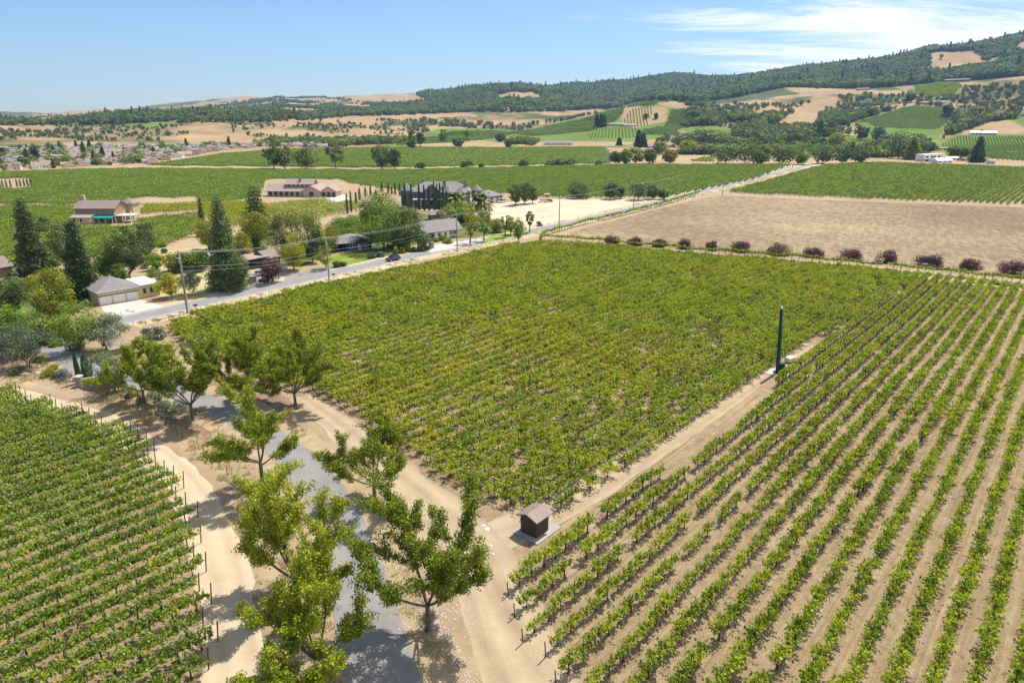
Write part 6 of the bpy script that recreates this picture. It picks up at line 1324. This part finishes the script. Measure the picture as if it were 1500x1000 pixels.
# driveway gate leaf, stone gatepost
x, y = G(196, 556); g = empty('ranch_gate', (x, y, 0), -.25, 'dark metal gate standing open behind the first driveway tree', 'gate')
b = MB(); [b.box(-1.8, 1.8, -.03, .03, z, z + .06) for z in (.3, .6, .9, 1.2, 1.5)]; b.build('rails', DARKW, g)
for s in (-1, 1): MB().box(s*1.9-.09, s*1.9+.09, -.09, .09, 0, 1.8).build('post', DARKW, g)
x, y = G(632, 364); tag(MB().box(-.6,.6,-.6,.6,0,2.0).box(-.7,.7,-.7,.7,2.003,2.15).build('gate_pillar', STONE, loc=(x, y, 0), rz=rz), 'square stone gate pillar at the drive of the white house', 'pillar')
x, y = G(370.5, 414); tag(MB().box(-.7,.7,-.7,.7,0,1.6).box(-.8,.8,-.8,.8,1.603,1.75).build('gate_pillar', STONE, loc=(x, y, 0), rz=rz), 'short stone pillar beside the young eucalyptus', 'pillar')
# weathered shed roof in the shrubs by the driveway mouth
g, w = house('small_gable_shed', (163, 521), (186, 516), 'weathered brown gabled shed roof half hidden among olives', 'shed'); w2 = w / 2
wallbox(g, -w2, w2, 0, 2.8, 0, 1.5, W_BRN); gable(g, -w2, w2, 0, 2.8, 1.5, 1.1, 'x', R_TAN, .4, W_BRN)
# dry weeds along the tracks and verges: one object
def weed(r):
    b = MB(); n = 26; P = r.normal(0, .13, (n, 3)); P[:, 2] = np.abs(P[:, 2]) * .8 + .04; b.leaves(P, .16, np.clip(r.normal(.5, .2, n), 0, 1), up=-.2, rs=r, aspect=.3); return b
def weeds(name, label, mat, pts):
    r = np.random.default_rng(5); ks = [weed(r).build('%s_kind' % name, mat, link=False) for _ in range(4)]; n = len(pts)
    scatter(name, np.column_stack([pts, np.zeros(n)]), np.column_stack([np.zeros((n, 2)), r.uniform(0, 6, n)]), r.uniform(.5, 1.6, (n, 1)) * np.ones((1, 3)), ks, r.integers(0, 4, n), label, 'weeds')
EDGE_P = catmull(EDGE, 3)
def along(path, o0, o1, n, thr=.5):
    k = rng.integers(0, len(path) - 1, n); t = np.gradient(path, axis=0); t /= np.linalg.norm(t, axis=1)[:, None]; nr = np.stack([t[:, 1], -t[:, 0]], 1); q = path[k] + nr[k] * rng.uniform(o0, o1, n)[:, None] + rng.normal(0, .4, (n, 2))
    return q[fbm(q[:, 0] / 4, q[:, 1] / 4, 91, 3) > thr]
STRAW = leafmat('straw', (.30,.24,.10), (.46,.38,.18), (.62,.53,.30), .15); GREENW = leafmat('weed_leaf', (.10,.13,.03), (.19,.21,.05), (.30,.30,.09), .2)
weeds('dry_weeds', 'tufts of dry straw coloured weeds along the verges and tracks', STRAW, np.vstack([along(ROADP[:190], 3.9, 7.5, 3500, .45), along(ROADP[:190], -6.5, -4.0, 1500, .5), along(DIRTP, -6.5, -2.4, 2500, .5), along(DIRTP, 3.3, 5.2, 1500, .52), along(DRIVEP, 2.9, 4.8, 900, .5), along(DRIVEP, -5, -3, 900, .5), along(EDGE_P, 3.0, 8.0, 2500, .48)]))
weeds('green_weeds', 'low green weeds scattered over the soil between vines and by the dirt road', GREENW, np.vstack([along(DIRTP[:70], 2.5, 4.0, 1200, .42), pr_[rng.random(len(pr_)) < .22] + rng.normal(0, .7, (int(0), 2)) if False else pr_[::5] + rng.normal(0, .6, pr_[::5].shape)]))
# air over the valley
m = bpy.data.materials.new('haze'); m.use_nodes = True; m.node_tree.nodes.remove(m.node_tree.nodes['Principled BSDF']); v = m.node_tree.nodes.new('ShaderNodeVolumePrincipled'); v.inputs['Color'].default_value = (.42, .66, 1.0, 1); v.inputs['Density'].default_value = HAZE_D; v.inputs['Anisotropy'].default_value = .2
m.node_tree.links.new(v.outputs[0], m.node_tree.nodes['Material Output'].inputs['Volume'])
if HAZE_D > 0: tag(MB().box(-6700, 6700, -6700, 6700, -3, 420).build('haze', m), 'thin blue summer haze over the valley and hills', 'haze', None, 'stuff')
